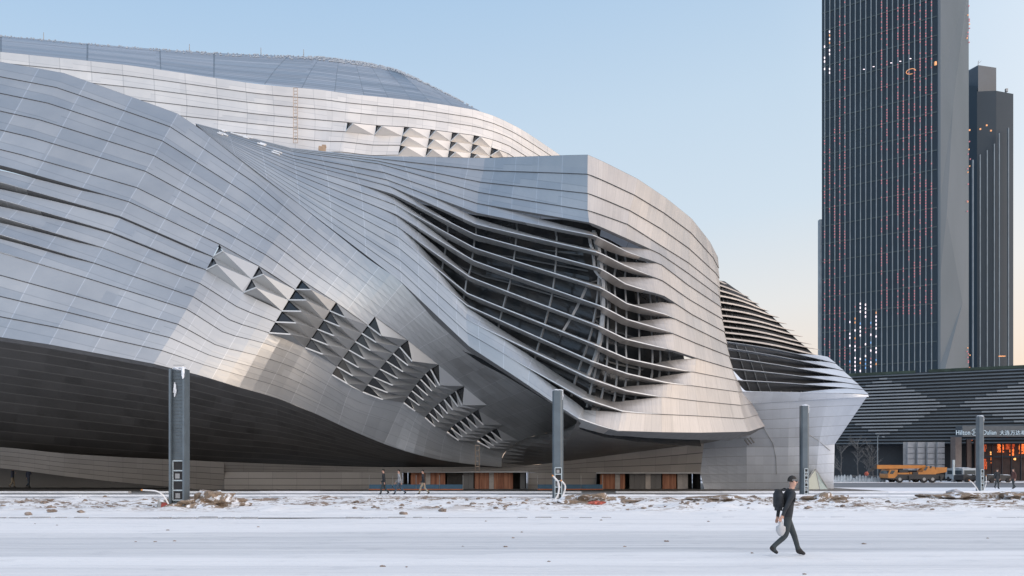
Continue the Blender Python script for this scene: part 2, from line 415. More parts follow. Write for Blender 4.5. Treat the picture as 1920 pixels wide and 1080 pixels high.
# ---- right lobe (fan of bands that opens into louvres, then closes around the corner)
def lerp_list(xs, n):                           # sparse {v:(x,y)} -> full list
    ks = sorted(xs); out = []
    for v in range(n+1):
        a = max(k for k in ks if k <= v); b = min(k for k in ks if k >= v)
        t = 0 if a == b else (v-a)/(b-a)
        out.append((xs[a][0]*(1-t)+xs[b][0]*t, xs[a][1]*(1-t)+xs[b][1]*t))
    return out
K2y = [292,297,302,308,324,338,350,365,384,403,425,445,466,488,509,530]
K2x = [696,700,706,712,720,726,731,737,741,743,745,747,749,750,751,753]
Kc = [
 lerp_list({0:(366,231), 15:(385,249)}, 15),
 [(545+ (562-545)*v/15, 277+(K2y[v]-292)/238*107) for v in range(16)],
 list(zip(K2x, K2y)),
 [(909,296),(907,320),(901,342),(897,361),(895,382),(894,400),(892,420),(891,440),(890,465),(889,489),(881,519),(877,550),(876,572),(874,598),(876,624),(880,650)],
 [(1102,290),(1102,327),(1102,363),(1102,395),(1105,418),(1112,441),(1118,472),(1122,502),(1125,539),(1125,573),(1122,611),(1116,646),(1108,676),(1100,706),(1092,745),(1085,783)],
 [(1195,335),(1189,366),(1180,395),(1176,421),(1172,447),(1175,472),(1170,497),(1172,532),(1175,569),(1174,598),(1172,635),(1176,672),(1176,700),(1174,732),(1167,770),(1158,808)],
 [(1250,372),(1245,400),(1240,430),(1234,458),(1236,476),(1240,497),(1242,527),(1245,556),(1246,589),(1248,620),(1250,654),(1250,688),(1246,716),(1240,744),(1240,777),(1240,811)],
 [(1297,410),(1294,436),(1291,466),(1290,493),(1290,513),(1290,535),(1292,562),(1297,590),(1300,615),(1302,643),(1305,672),(1302,698),(1302,724),(1305,752),(1307,780),(1312,812)],
 [(1331,453),(1336,483),(1341,512),(1344,536),(1347,555),(1350,575),(1353,598),(1357,622),(1361,645),(1366,668),(1372,692),(1378,713),(1384,735),(1388,760),(1394,785),(1402,810)],
 [(1346,482),(1347,503),(1348,522),(1349,540),(1350,559),(1352,580),(1355,602),(1359,626),(1363,648),(1368,672),(1375,697),(1384,715),(1395,735),(1410,757),(1421,778),(1433,800)]]
Kd = [(71,70,69.3,68.6),(70,67,65,63.5),(69,64.5,61,58.5),(66,60.5,57.5,55),(56,53.5,51.5,50),(57,54,51.7,50.2),
      (59.5,55.5,52.8,51),(63,57.8,54.5,52.5),(68,61.5,57.8,55.5),(76,70,65,62)]
def dep(ds, v):
    k = min(2, int(v//5)); t = (v-5*k)/5; return ds[k]*(1-t)+ds[k+1]*t
shB = Shell([[(v, P(x, y, dep(ds, v))) for v, (x, y) in enumerate(col)] for col, ds in zip(Kc, Kd)], .12, .2)
usB, txB = usamples([6,6,7,9,5,4,4,4,4])
gS = {4:(3.0,5.7,.48), 5:(2.4,5.85,.52), 6:(1.9,5.8,.56), 7:(1.6,6.4,.58), 8:(1.9,6.3,.60), 9:(1.8,6.25,.60), 10:(2.0,7.0,.60),
      11:(2.4,6.9,.58), 12:(2.75,6.2,.52), 13:(3.1,6.0,.48), 14:(3.35,5.15,.42)}
def gapB(i):
    if i not in gS: return None
    a, b, gm = gS[i]
    gm = min(.68, gm*1.12)
    return lambda u: gm*min(rampf(u, a, a+(1.5 if i < 10 else .9)), min(1, max(0, (b-u)/1.25)))
us2 = []; tx2 = []
for k in range(len(usB)-1):
    us2 += [usB[k], (usB[k]+usB[k+1])/2]; tx2 += [txB[k], txB[k]+.5]
us2.append(usB[-1]); tx2.append(txB[-1])
for i in range(15):
    bm = band_mesh(shB, i, us2, tx2, gapB(i), None, .06, 1.3 if i == 14 else .22, 2, 1.6)
    # the cladding right of the arris is brushed, left of it is plain
    for f in bm.faces:
        cx = f.calc_center_median().x
        if f.material_index == 0 and cx > 5.2 - .0*i and f.calc_center_median().y < 90: f.material_index = 2
    cobj('cladding_band', bm, [M_alu, M_gaskb, M_alu2, M_frame])
offset_patch(shB, [1.2+.2*k for k in range(33)], [2.5+.62*k for k in range(21)], 2.6, 'curtain_wall', M_glassd)
# short white strips scattered near the upper edge
random.seed(21)
for k in range(16):
    u = random.uniform(.12, .80); v = random.uniform(.5, 6.0); L = random.uniform(.02, .09); bm = BM()
    a = shB.S(u, v)+shB.N(u, v)*.05; b = shB.S(u+L, v)+shB.N(u+L, v)*.05; bar(bm, a, b, .16, .10)
    cobj('white_strip', bm, M_frame2)
# steel mullions between the louvres
def mullion(u0, v0, u1, v1, off=1.15, wd=.11):
    bm = BM(); n = 10
    pts = [shB.S(u0+(u1-u0)*k/n, v0+(v1-v0)*k/n) - shB.N(u0+(u1-u0)*k/n, v0+(v1-v0)*k/n)*off for k in range(n+1)]
    for a, b in zip(pts[:-1], pts[1:]): bar(bm, a, b, wd, wd)
    cobj('mullion', bm, M_mull)
for k in range(1, 15):
    u0 = 2.0 + .33*k
    v0 = 4.1 if u0 > 2.9 else 5.5+(2.9-u0)*1.5
    mullion(u0, v0, u0-.12, 14.1 if u0 > 3.3 else 11+(u0-2)*1.5)
mullion(3.97, 4.1, 3.99, 10.5, 1.0, .2); mullion(4.12, 4.1, 3.99, 7.6, 1.0, .16); mullion(3.85, 8.0, 3.70, 11, 1.0, .16)
mullion(3.99, 8.2, 4.02, 12.8, 1.0, .18); mullion(4.22, 9.0, 4.02, 12.8, 1.0, .16)
for v in (6.5, 8.5, 10.5, 12.5):
    bm = BM(); pts = [shB.S(2.2+.2*k, v) - shB.N(2.2+.2*k, v)*2.5 for k in range(20)]
    for a, b in zip(pts[:-1], pts[1:]): bar(bm, a, b, .10, .10)
    cobj('transom', bm, simple('transom_paint', (.09, .095, .10), .5) if v == 6.5 else bpy.data.materials['transom_paint'])

# ---- upper storey behind, with its roof
Dtop = [(-160,80),(0,97),(240,122),(480,157),(600,168),(655,176),(708,181),(762,187),(810,193),(850,199),(890,206),(925,217),(958,232),(990,250),(1052,292)]
Dbot = [(-160,270),(0,280),(240,300),(480,316),(600,328),(632,325),(688,332),(738,329),(790,333),(832,337),(874,340),(910,343),(940,350),(975,375),(1040,400)]
Dd = [90,88,86,84,84,84,84.5,85,85.5,86,87,88,89.5,91,96]
rowfix = {5: {3:237, 4:241}, }
shD = Shell([[(0, P(x0, y0, d+3)), (3, P(x0*.66+x1*.34+4, y0+(y1-y0)*.36, d+1.5)), (8, P(x1, y1, d-2))] for (x0, y0), (x1, y1), d in zip(Dtop, Dbot, Dd)], .6, .3)
usD, txD = usamples([5,7,7,5,3,3,3,3,3,3,3,3,3,4])
winD = {3: {5, 6} , }
winD = {3: {5, 6, 7, 8, 9, 10}, 4: {7, 8, 9, 10, 11}, 5: {7, 8, 9, 10, 11, 12}}
for i in range(8):
    ws = winD.get(i, set())
    cobj('cladding_band', band_mesh(shD, i, usD, txD, None, (lambda ws: (lambda u: int(u) in ws))(ws), .06, .3), [M_alu3, M_gask, M_alu3, M_frame])
for i, ws in winD.items():
    for j in ws: reparent(pyramid_window(shD, i, j, None, M_alu3, .8, .26, .70))
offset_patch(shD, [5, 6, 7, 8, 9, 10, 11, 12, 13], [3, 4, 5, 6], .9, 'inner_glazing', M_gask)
# roof
Rb = [(-160,80),(0,97),(240,122),(400,145),(495,157),(565,164),(627,171),(682,178),(728,183),(772,188),(807,192),(850,199),(900,208)]
Rt = [(-160,52),(0,67),(240,88),(400,99),(540,105),(600,107),(635,111),(665,115),(692,119),(720,125),(745,132),(800,157),(893,206)]
Rd = [93,91,89,88,87,87,87,87.5,88,88.3,88.6,89,90]
shR = Shell([[(0, P(x0, y0, 132 if k < 10 else 118-6*(k-10))), (2, P((x0+x1)/2, (y0+y1)/2-(3 if k < 11 else 1.2), 112 if k < 10 else 106-4*(k-10))), (4, P(x1, y1+1, d+3.3))]
             for k, ((x1, y1), (x0, y0), d) in enumerate(zip(Rb, Rt, Rd))], .8, .7)
bm = BM(); uvl = bm.loops.layers.uv.new('UVMap')
usR, txR = usamples([2,3,3,2]+[2]*8); 
vv = [k/4 for k in range(17)]; g = []
for u in usR: g.append([bm.verts.new(shR.S(u, v)) for v in vv])
for a in range(len(usR)-1):
    for b in range(len(vv)-1):
        f = bm.faces.new((g[a][b], g[a][b+1], g[a+1][b+1], g[a+1][b]))
        for lp, (x, y) in zip(f.loops, ((a, b), (a, b+1), (a+1, b+1), (a+1, b))): lp[uvl].uv = (txR[x]*.5, vv[y]*5.5)
roof = cobj('roof', bm, M_roof)
# snow guards along the ridge of the roof
bm = BM()
for k in range(420):
    u = .9+k*.0265; 
    if u > 11.9: break
    for q in range(3):
        v = .02+.22*q+random.random()*.1
        p = shR.S(u+random.random()*.02, v)
        if random.random() < .5: box(bm, p+Vector((0, 0, .12)), (random.uniform(.12, .3), .1, random.uniform(.08, .2)))
cobj('snow_guards', bm, simple('snow_guard_zinc', (.40, .44, .49), .5, .3), roof)['kind'] = 'stuff'
bm = BM()
for u in (1.35, 2.7, 3.6, 4.4):
    p = shR.S(u, .02); tube(bm, p, p+Vector((0, 0, 1.2)), .08, .05, 6)
cobj('roof_mast', bm, M_mull, roof)
# flat roofs that close the lobes behind their upper edges
def ledge(sh, us, back, drop, mat, nm='roof_ledge'):
    bm = BM(); uvl = bm.loops.layers.uv.new('UVMap'); a = [sh.S(u, 0) for u in us]; b = [p+Vector((0, back, drop)) for p in a]
    va = [bm.verts.new(p) for p in a]; vb = [bm.verts.new(p) for p in b]
    for k in range(len(us)-1): bm.faces.new((va[k], va[k+1], vb[k+1], vb[k]))
    for f in bm.faces:
        for lp in f.loops: lp[uvl].uv = (lp.vert.co.x*.4, .3+lp.vert.co.y*.001)
    cobj(nm, bm, mat)
ledge(shA, [k*.5 for k in range(5)]+[2.3], 12, -1.5, M_roof); ledge(shB, [k*.5 for k in range(19)], 14, -1.2, M_roof)

# ---- soffits
S1 = [(-300,830,66),(-100,832,66),(60,844,66.5),(250,857,67),(340,862,67.5),(420,866,68),(520,869,68.2),(600,873,68.4),(680,877,68.6),(740,879,68.8),(790,879,69),(835,879,69),(885,878,69),(945,877,69)]
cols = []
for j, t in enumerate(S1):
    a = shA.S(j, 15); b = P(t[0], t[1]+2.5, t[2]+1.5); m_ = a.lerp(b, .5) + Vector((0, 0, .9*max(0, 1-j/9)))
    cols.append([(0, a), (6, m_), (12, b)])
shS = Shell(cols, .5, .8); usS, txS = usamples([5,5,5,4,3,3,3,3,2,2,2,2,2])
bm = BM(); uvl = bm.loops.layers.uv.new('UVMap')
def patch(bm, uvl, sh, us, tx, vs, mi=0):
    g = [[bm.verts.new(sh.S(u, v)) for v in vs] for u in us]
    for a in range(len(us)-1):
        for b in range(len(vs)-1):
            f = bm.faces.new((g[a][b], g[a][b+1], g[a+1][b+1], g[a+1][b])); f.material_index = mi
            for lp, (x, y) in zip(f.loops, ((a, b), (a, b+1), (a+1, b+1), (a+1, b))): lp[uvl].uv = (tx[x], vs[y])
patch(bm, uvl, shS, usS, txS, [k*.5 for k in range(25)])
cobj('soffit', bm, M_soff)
S2 = [[shA.S(13, 15*k/6) for k in range(7)], [shB.S(4, 15), P(1060,842,60), P(1070,866,70)], [shB.S(5, 15), P(1150,838,60), P(1160,854,70)],
      [shB.S(6, 15), P(1230,832,60), P(1235,844,70)], [shB.S(7, 15), P(1310,825,60), P(1312,834,69.5)], [shB.S(8, 15), P(1400,813,60), P(1392,818,67.5)], [shB.S(9, 15), P(1433,801,64), P(1433,803,66.5)]]
shS2 = Shell([[(k*6/(len(q)-1), p) for k, p in enumerate(q)] for q in S2], .0, .8)
bm = BM(); uvl = bm.loops.layers.uv.new('UVMap'); us, tx = usamples([3,3,3,3,3,2]); patch(bm, uvl, shS2, us, tx, [k*.5 for k in range(13)])
patch(bm, uvl, Shell([[(0, shB.S(2+2*k/6, 15)), (3, shB.S(2+2*k/6, 15).lerp(shA.S(7+k, 0), .5)+Vector((0, 0, .1))), (6, shA.S(7+k, 0))] for k in range(7)], .3, .3), [0, 1, 2, 3, 4, 5, 6], [0, 1, 2, 3, 4, 5, 6], [0, 3, 6])
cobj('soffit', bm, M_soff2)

# ---- lower wall: ribbon on the left, entrance band in the middle, sloping wall on the right
def wall(cols, nv, ns, mat, su=.4, nm='lower_wall', sv=.4):
    n = len(cols[0]); sh = Shell([[(nv*k/(n-1), P(*p)) for k, p in enumerate(c)] for c in cols], su, sv)
    us, tx = usamples(ns); bm = BM(); uvl = bm.loops.layers.uv.new('UVMap')
    patch(bm, uvl, sh, us, tx, [nv*k/(nv*2) for k in range(nv*2+1)])
    return cobj(nm, bm, mat), sh
M_rib = panel_mat('grey_plinth_cladding', (.40, .385, .37), metal=.3, rough=.5, var=.12, joint=.2, seam=.09, sub=False, tilt=.02)
wall([[(-300,826,64),(-300,866,65.5)],[(0,838,65),(0,878,66.5)],[(120,850,65.5),(120,893,67)],[(230,857,66),(230,905,68)],[(340,862,66.8),(340,915,69)],[(420,866,67.5),(420,922,69.8)]], 5, [6,4,4,3,3], M_rib)
GB = 919.5
wall([[(420,866,67.5),(420,884.5,68.6)],[(600,873,68),(600,884.8,68.7)],[(720,876,68.5),(720,885,68.8)],[(900,875,68.8),(900,885,69.1)],[(1010,871,68.9),(1010,886,69.3)],[(1100,858,68.7),(1100,886,69.3)],[(1200,846,68.5),(1200,887,69.3)],[(1320,829,67.8),(1313,888,69.3)]], 3, [5,4,5,4,3,3,4], M_rib)
for c in ([[(420,884.5,68.6),(420,922,69.3)],[(600,884.8,68.7),(600,922,69.4)],[(755,885,68.8),(755,921,69.5)]],
          [[(990,886,69.25),(990,921,69.9)],[(1118,886,69.3),(1118,921,69.9)]]):
    wall(c, 3, [4]*(len(c)-1), M_rib)
_, shW = wall([[(1290,760,66),(1300,842,69.2),(1322,921,70)],[(1400,752.5,62.8),(1400,838,67.5),(1400,921,70.2)],[(1480,747,63.8),(1478,838,67.8),(1476,921,70.6)],
               [(1552,742.5,64.8),(1535,836,68.8),(1528,921,71)],[(1628,740,66),(1565,833,70.5),(1563,921,71.8)]], 10, [5,5,5,5], M_wall, .15, 'lower_wall', .0)
# return wall round the right corner
bm = BM(); uvl = bm.loops.layers.uv.new('UVMap')
ed = [shW.S(4, 10*k/8) for k in range(9)]; bk = [p+Vector((-1.5, 16, 0)) for p in ed]
for k in range(8):
    f = bm.faces.new([bm.verts.new(q) for q in (ed[k], ed[k+1], bk[k+1], bk[k])])
    for lp, q in zip(f.loops, ((0, k), (0, k+1), (6, k+1), (6, k))): lp[uvl].uv = q
cobj('lower_wall', bm, M_wall)
# thin joints that cross the sloping wall
for pts in ([(2.0-.95,.6),(1.35,2.5),(1.62,4.6),(1.70,6.2),(1.72,8)], [(2.35,3.2),(2.9,4.3),(3.7,5.6)]):
    bm = BM()
    q = [shW.S(u, v)+shW.N(u, v)*.03 for u, v in pts]
    for a, b in zip(q[:-1], q[1:]): bar(bm, a, b, .035, .035)
    cobj('wall_joint', bm, M_mull)
bm = BM()
for k in range(3): 
    a = shW.S(.92+.07*k, 6.6-.25*k); a = P(1396+5*k, 824-2*k, 64.2); bar(bm, a, a+Vector((.35, 0, -.45)), .1, .1)
cobj('vent_slot', bm, M_gask)

# entrances with boarded doorways
M_ply = NB('brown_door_boards'); _n = M_ply.noise(M_ply.pos((6, 6, .4)), 1, 5)
M_ply.set(col=M_ply.mix(M_ply.mapr(_n, .35, .65, 0, 1), (.24, .085, .045), (.46, .21, .12)), rough=.6); M_ply = M_ply.m
M_strip = simple('pale_door_strip', (.45, .42, .40), .6)
M_dark = simple('dark_interior', (.035, .033, .032), .8)
M_blue = simple('blue_hoarding', (.035, .11, .19), .5)
def doorway(x0, x1, ytop, d0, boards, blue=None):
    ent = empty('entrance', (0, 0, 0)); reparent(ent); ent.matrix_parent_inverse = Matrix.Translation((0, -66, 0))
    a = P(x0, ytop, d0); b = P(x1, ytop, d0); z1 = a.z; dp = 3.0
    bm = BM(); quad(bm, (a.x, d0+dp, 0), (b.x, d0+dp, 0), (b.x, d0+dp, z1+.1), (a.x, d0+dp, z1+.1))
    quad(bm, (a.x-.05, d0-.1, 0), (a.x-.05, d0+dp, 0), (a.x-.05, d0+dp, z1+.1), (a.x-.05, d0-.1, z1+.1))
    quad(bm, (b.x+.05, d0+dp, 0), (b.x+.05, d0-.1, 0), (b.x+.05, d0-.1, z1+.1), (b.x+.05, d0+dp, z1+.1))
    quad(bm, (a.x-.05, d0, z1+.12), (b.x+.05, d0, z1+.12), (b.x+.05, d0+dp, z1+.12), (a.x-.05, d0+dp, z1+.12))
    o = cobj('recess', bm, M_dark); o.parent = ent; o.matrix_parent_inverse = Matrix()
    for (bx0, bx1, mt) in boards:
        p = P(bx0, ytop, d0+1.2); q = P(bx1, ytop, d0+1.2)
        bm = BM(); w_ = q.x-p.x; n = max(1, int(w_/.42))
        for k in range(n):
            box(bm, (p.x+(k+.5)*w_/n, d0+1.2+.02*(k % 3), z1/2), (w_/n-.02, .06, z1), 0, k % 5 == 3)
        o = _obj('door', bm, [mt, M_strip]); o.parent = ent
    bm = BM(); box(bm, ((a.x+b.x)/2, d0-.05, z1+.06), (b.x-a.x+.2, .25, .14)); o = _obj('lintel', bm, M_mull); o.parent = ent
    return ent
doorway(757, 988, 886, 69.2, [(770,835,M_ply),(838,868,M_dark),(868,888,M_rib),(890,962,M_ply),(975,985,M_rib)])
doorway(1120, 1312, 888, 69.4, [(1125,1172,M_ply),(1180,1240,M_rib),(1242,1268,M_ply),(1270,1290,M_strip)])
hb = 0
for (x0, x1, d) in ((692, 868, 67.0), (1008, 1130, 67.2)):
    bm = BM(); a = P(x0, 900, d); b = P(x1, 900, d)
    n = max(3, int((b.x-a.x)/1.6))
    for k in range(n):
        xa = a.x+(b.x-a.x)*k/n; box(bm, (xa+(b.x-a.x)/n/2, d, .30), ((b.x-a.x)/n-.05, .05, .36))
    h = obj('hoarding', bm, M_blue)
    for k in range(n+1):
        b2 = BM(); tube(b2, (a.x+(b.x-a.x)*k/n, d+.06, 0), (a.x+(b.x-a.x)*k/n, d+.06, 1.25), .025); obj('post', b2, M_mull, h)
    b2 = BM(); box(b2, ((a.x+b.x)/2, d-.04, .07), (b.x-a.x, .06, .09)); obj('kick_rail', b2, simple('orange_rail', (.40, .12, .05), .6), h)
    tagp(h, 'low blue hoarding on posts in front of the wide boarded entrance with three walkers' if x0 < 800 else 'shorter low blue hoarding beside the second street pole from the left', 'hoarding', 'low blue hoardings before the entrances')

# triangular glass porch on the right wall
porch = empty('glass_porch', P(1520, 917, 69.5), 0); porch.parent = centre; porch.matrix_parent_inverse = Matrix.Translation((0, -66, 0))
bm = BM(); A_ = Vector((.35, -.2, 1.75)); quad(bm, (-.95, -.3, 0), (.45, -.9, 0), A_, A_+Vector((-.01, .3, 0)))
o = _obj('lit_pane', bm, emissive('warm_lit_glass', (.62, .62, .52), .12)); o.parent = porch
bm = BM(); quad(bm, (.45, -.9, 0), (1.55, .1, 0), A_+Vector((.05, .3, 0)), A_)
o = _obj('side_pane', bm, simple('green_glass', (.25, .33, .33), .2)); o.parent = porch
bm = BM()
for a, b in (((-.95, -.3, 0), A_), ((.45, -.9, 0), A_), ((1.55, .1, 0), A_)): bar(bm, a, b, .06, .06)
o = _obj('porch_frame', bm, M_mull); o.parent = porch

# ---- far louvred wing
L_ = [(1344,524),(1347,533),(1349,544),(1350,555),(1351,567),(1352,580),(1353,592),(1355,602),(1356,613),(1359,624),(1361,635),(1363,647),(1366,659),(1369,677),(1374,697),(1378,718),(1384,739)]
T_ = [(1385,545),(1405,557),(1424,570),(1442,583),(1462,595),(1476,607),(1491,620),(1506,631),(1522,645),(1536,655),(1552,669),(1567,682),(1582,696),(1598,711),(1610,722),(1619,731),(1628,740)]
nE = len(L_)
def ldep(k): return 84-18*k/(nE-1)
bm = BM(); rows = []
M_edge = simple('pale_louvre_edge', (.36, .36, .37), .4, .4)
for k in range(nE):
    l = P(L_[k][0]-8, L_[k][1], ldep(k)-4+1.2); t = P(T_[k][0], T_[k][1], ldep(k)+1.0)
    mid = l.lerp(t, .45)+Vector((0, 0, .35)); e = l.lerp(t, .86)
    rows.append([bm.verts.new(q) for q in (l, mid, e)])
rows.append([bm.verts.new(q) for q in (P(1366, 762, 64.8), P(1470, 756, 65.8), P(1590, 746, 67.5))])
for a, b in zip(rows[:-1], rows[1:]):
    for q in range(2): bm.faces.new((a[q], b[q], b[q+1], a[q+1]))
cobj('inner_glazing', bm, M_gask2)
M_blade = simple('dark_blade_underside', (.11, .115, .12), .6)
for k in range(11):
    l = P(L_[k][0]-8, L_[k][1]-3, ldep(k)-4); t = P(T_[k][0], T_[k][1], ldep(k))
    pts = []
    n = 8
    for q in range(n+1):
        f = q/n; p = l.lerp(t, f) + Vector((0, 0, .28*math.sin(min(1, f/.9)*math.pi)*(.8 if k > 2 else .4)))
        pts.append(p)
    bm = BM(); th = .14
    closing = 0
    prev = None
    for q, p in enumerate(pts):
        f = q/n; tp = 1 if f < .75 else max(.02, (1-f)/.25)
        fr = closing*rampf(f, .35, .8)*1.0
        out = Vector((-.15, 1.25*max(.35, tp), .10)); tt = th*max(.25, tp)
        gapz = (ldep(k)/F*17)*fr
        sec = [bm.verts.new(v) for v in (p, p+Vector((0, 0, -tt-gapz)), p+out+Vector((0, 0, -tt-gapz*0)), p+out)]
        if prev:
            for a in range(4):
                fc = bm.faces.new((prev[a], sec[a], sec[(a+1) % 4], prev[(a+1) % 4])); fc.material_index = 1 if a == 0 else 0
        else: bm.faces.new(sec[::-1])
        prev = sec
    bm.faces.new(prev)
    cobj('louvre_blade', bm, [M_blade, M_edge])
colsE = []
for f in (0, .2, .4, .6, .8, 1.0):
    c_ = []
    for r_, k in enumerate(range(10, nE)):
        l = P(L_[k][0]-8, L_[k][1]-3, ldep(k)-4); t = P(T_[k][0], T_[k][1], ldep(k))
        c_.append((r_, l.lerp(t, f)+Vector((0, -.9*(1-f), .2*math.sin(f*math.pi)*(1-r_/8)))))
    a_, b_ = P(1374, 757, 62.6), P(1628, 742, 66)
    c_.append((7, a_.lerp(b_, f)+Vector((0, -.1, -.1))))
    colsE.append(c_)
shE = Shell(colsE, .3, .1); usE, txE = usamples([3]*5)
for i in range(7):
    gp = (lambda i: (lambda u: .68*(1 if i < 4 else rampf(u, .0, .4))*(1-min(1, max(0, (u-(2.7-.1*i))/2.1)))))(i) if i < 6 else None
    cobj('cladding_band', band_mesh(shE, i, usE, txE, gp, None, .05 if i < 6 else 0, .3 if i < 6 else .05, 2, .5, True, .06, Vector((0, 1, .02))), [M_wall, M_gask, M_wall, M_frame])
for k in range(11):   # struts that carry the blades
    bm = BM(); f = .12+.075*k; a0 = max(0, int(k*1.25))
    for q in range(a0, nE-1):
        a = P(L_[q][0]-8, L_[q][1], ldep(q)-3.2).lerp(P(T_[q][0], T_[q][1], ldep(q)+.7), f); b = P(L_[q+1][0]-8, L_[q+1][1], ldep(q+1)-3.2).lerp(P(T_[q+1][0], T_[q+1][1], ldep(q+1)+.7), f)
        bar(bm, a, b, .08, .08)
    cobj('louvre_strut', bm, M_blade)
# access ladders on the cladding
def ladder(a, b, wd, lab):
    bm = BM(); a = Vector(a); b = Vector(b); s = Vector((wd/2, 0, 0))
    bar(bm, a-s, b-s, .07, .07); bar(bm, a+s, b+s, .07, .07); n = int((b-a).length/.5)
    for k in range(n+1): p = a.lerp(b, k/n); bar(bm, p-s, p+s, .05, .05)
    tagp(obj('ladder', bm, simple('ladder_bamboo', (.42, .33, .26), .7)), lab, 'ladder')
ladder(P(554, 165, 85.6), P(554, 268, 81.5), .42, 'tall thin ladder leaning on the pale upper cladding below the roof')
ladder(P(895, 835, 64.5), P(895, 884, 66.5), .32, 'pale ladder standing in the dark recess under the silver overhang')
bm = BM(); p = P(604, 281, 80.5); box(bm, p, (.7, .5, .55), .3); box(bm, p+Vector((.2, 0, .35)), (.4, .4, .2), .1)
tagp(obj('crate', bm, simple('tan_crate', (.38, .28, .20), .8)), 'small tan crate of tools left on the roof edge of the conference centre', 'crate')
#PART2
# ------------------------------------------------------------------ ground, plaza, roads
def snow_mat(name, dirt=0.0, base=(.81, .81, .815), grey=(.52, .535, .555)):
    m = NB(name)
    st = m.noise(m.pos((.018, .9, 1)), 1.0, 7, .62); st2 = m.noise(m.pos((.05, 3.2, 1)), 1.0, 5, .6)
    fine = m.noise(m.pos((2.5, 5, 2)), 1.0, 8, .7)
    g = m.n('ShaderNodeNewGeometry'); sp = m.n('ShaderNodeSeparateXYZ'); m.l(g.outputs['Position'], sp.inputs[0])
    y = m.math('ADD', sp.outputs[1], m.math('MULTIPLY', sp.outputs[0], -.06))
    wv = m.math('ADD', y, m.mapr(m.noise(m.pos((.05, .05, .05)), 1, 3), .3, .7, -.6, .6))
    # worn wheel lane between two banks of fresh snow
    lane = m.math('MULTIPLY', m.mapr(wv, 17.6, 18.6, 0, 1), m.mapr(wv, 23.0, 24.6, 1, 0), True)
    lane2 = m.math('MULTIPLY', m.mapr(wv, 14.0, 14.6, 0, 1), m.mapr(wv, 15.6, 16.2, 1, 0), True)
    lanes = m.math('ADD', m.math('MULTIPLY', lane, .80), m.math('MULTIPLY', lane2, .35), True)
    k = m.math('MULTIPLY', lanes, m.mapr(st2, .35, .62, .45, 1.0))
    k = m.math('ADD', k, m.mapr(st, .50, .70, 0, .45), True)
    pat = m.noise(m.pos((.7, 1.6, 1)), 1.0, 7, .68); k = m.math('ADD', k, m.mapr(pat, .56, .70, 0, .4), True)
    c = m.mix(k, base, grey)
    sp_ = m.mapr(fine, .68, .76, 0, .25); c = m.mix(sp_, c, (.42, .43, .45))
    if dirt: 
        d = m.noise(m.pos((2.6, 3.4, 2)), 1.0, 8, .7); d2 = m.noise(m.pos((.16, .2, .2)), 1.0, 3, .5)
        edge = m.math('MULTIPLY', m.mapr(sp.outputs[1], 33.5, 37, 0, 1), m.mapr(sp.outputs[1], 47.5, 49, 1, 0), True)
        dd = m.math('MULTIPLY', m.mapr(m.math('ADD', d, m.mapr(d2, .35, .65, -.09, .10)), .525, .575, 0, 1), edge)
        br = m.mix(m.mapr(fine, .35, .65, 0, 1), (.17, .12, .09), (.34, .26, .20))
        c = m.mix(dd, c, br)
    m.set(col=c, rough=.75, spec=.25)
    h = m.math('ADD', m.math('MULTIPLY', fine, .5), st2)
    m.bump(h, .8, .06)
    return m.m
M_snow = snow_mat('trodden_snow'); M_snowd = snow_mat('snow_over_dirt', 1.0)
def struct(name, bm, mat, smooth=False): o = obj(name, bm, mat, None, smooth); o['kind'] = 'structure'; return o
# snow field, finely modelled near the viewer
bm = BM()
xs = [-60+i*.8 for i in range(151)]; ys = [2+.5*j for j in range(59)]
def hz(x, y):
    lane = 1 if 18 < y - .06*x < 23.5 else 0
    return .05*noise.noise(Vector((x*.05, y*.9, 1))) + .03*noise.noise(Vector((x*.4, y*1.5, 4))) - .03*lane
g = [[bm.verts.new((x, y, hz(x, y))) for y in ys] for x in xs]
for a in range(len(xs)-1):
    for b in range(len(ys)-1): bm.faces.new((g[a][b], g[a+1][b], g[a+1][b+1], g[a][b+1]))
struct('snow_field', bm, M_snow, True)
bm = BM(); 
for (x0, x1, y0, y1) in ((-3000, 3000, -3000, 4000),): quad(bm, (x0, y0, -.12), (x1, y0, -.12), (x1, y1, -.12), (x0, y1, -.12))
M_far = simple('far_snow_ground', (.60, .62, .66), .8, 0, .1, .05); struct('ground', bm, M_far)
bm = BM(); pts = [(60, 2), (400, 2), (400, 74), (-400, 74), (-400, 2), (-60, 2), (-60, 31), (60, 31)]
quad(bm, (-400, 2, -.03), (-60, 2, -.03), (-60, 50, -.03), (-400, 50, -.03)); quad(bm, (60, 2, -.03), (400, 2, -.03), (400, 50, -.03), (60, 50, -.03))
struct('snow_verge', bm, M_snow)
# churned strip with dirt
bm = BM(); xs = [-60+i*.35 for i in range(344)]; ys = [30.6+.3*j for j in range(64)]
def hd(x, y):
    e = min(1, max(0, (y-31.2)/1.6))*min(1, max(0, (49.5-y)/1.5))
    b = .10+.16*noise.noise(Vector((x*.35, y*.45, 9)))+.13*noise.noise(Vector((x*1.1, y*1.1, 3)))+.06*noise.noise(Vector((x*3, y*3, 5)))
    b *= .45 if y < 35 else 1.0
    return .0+e*max(-.02, b)
g = [[bm.verts.new((x, y, hd(x, y))) for y in ys] for x in xs]
for a in range(len(xs)-1):
    for b in range(len(ys)-1): bm.faces.new((g[a][b], g[a+1][b], g[a+1][b+1], g[a][b+1]))
struct('dirt_strip', bm, M_snowd, True)
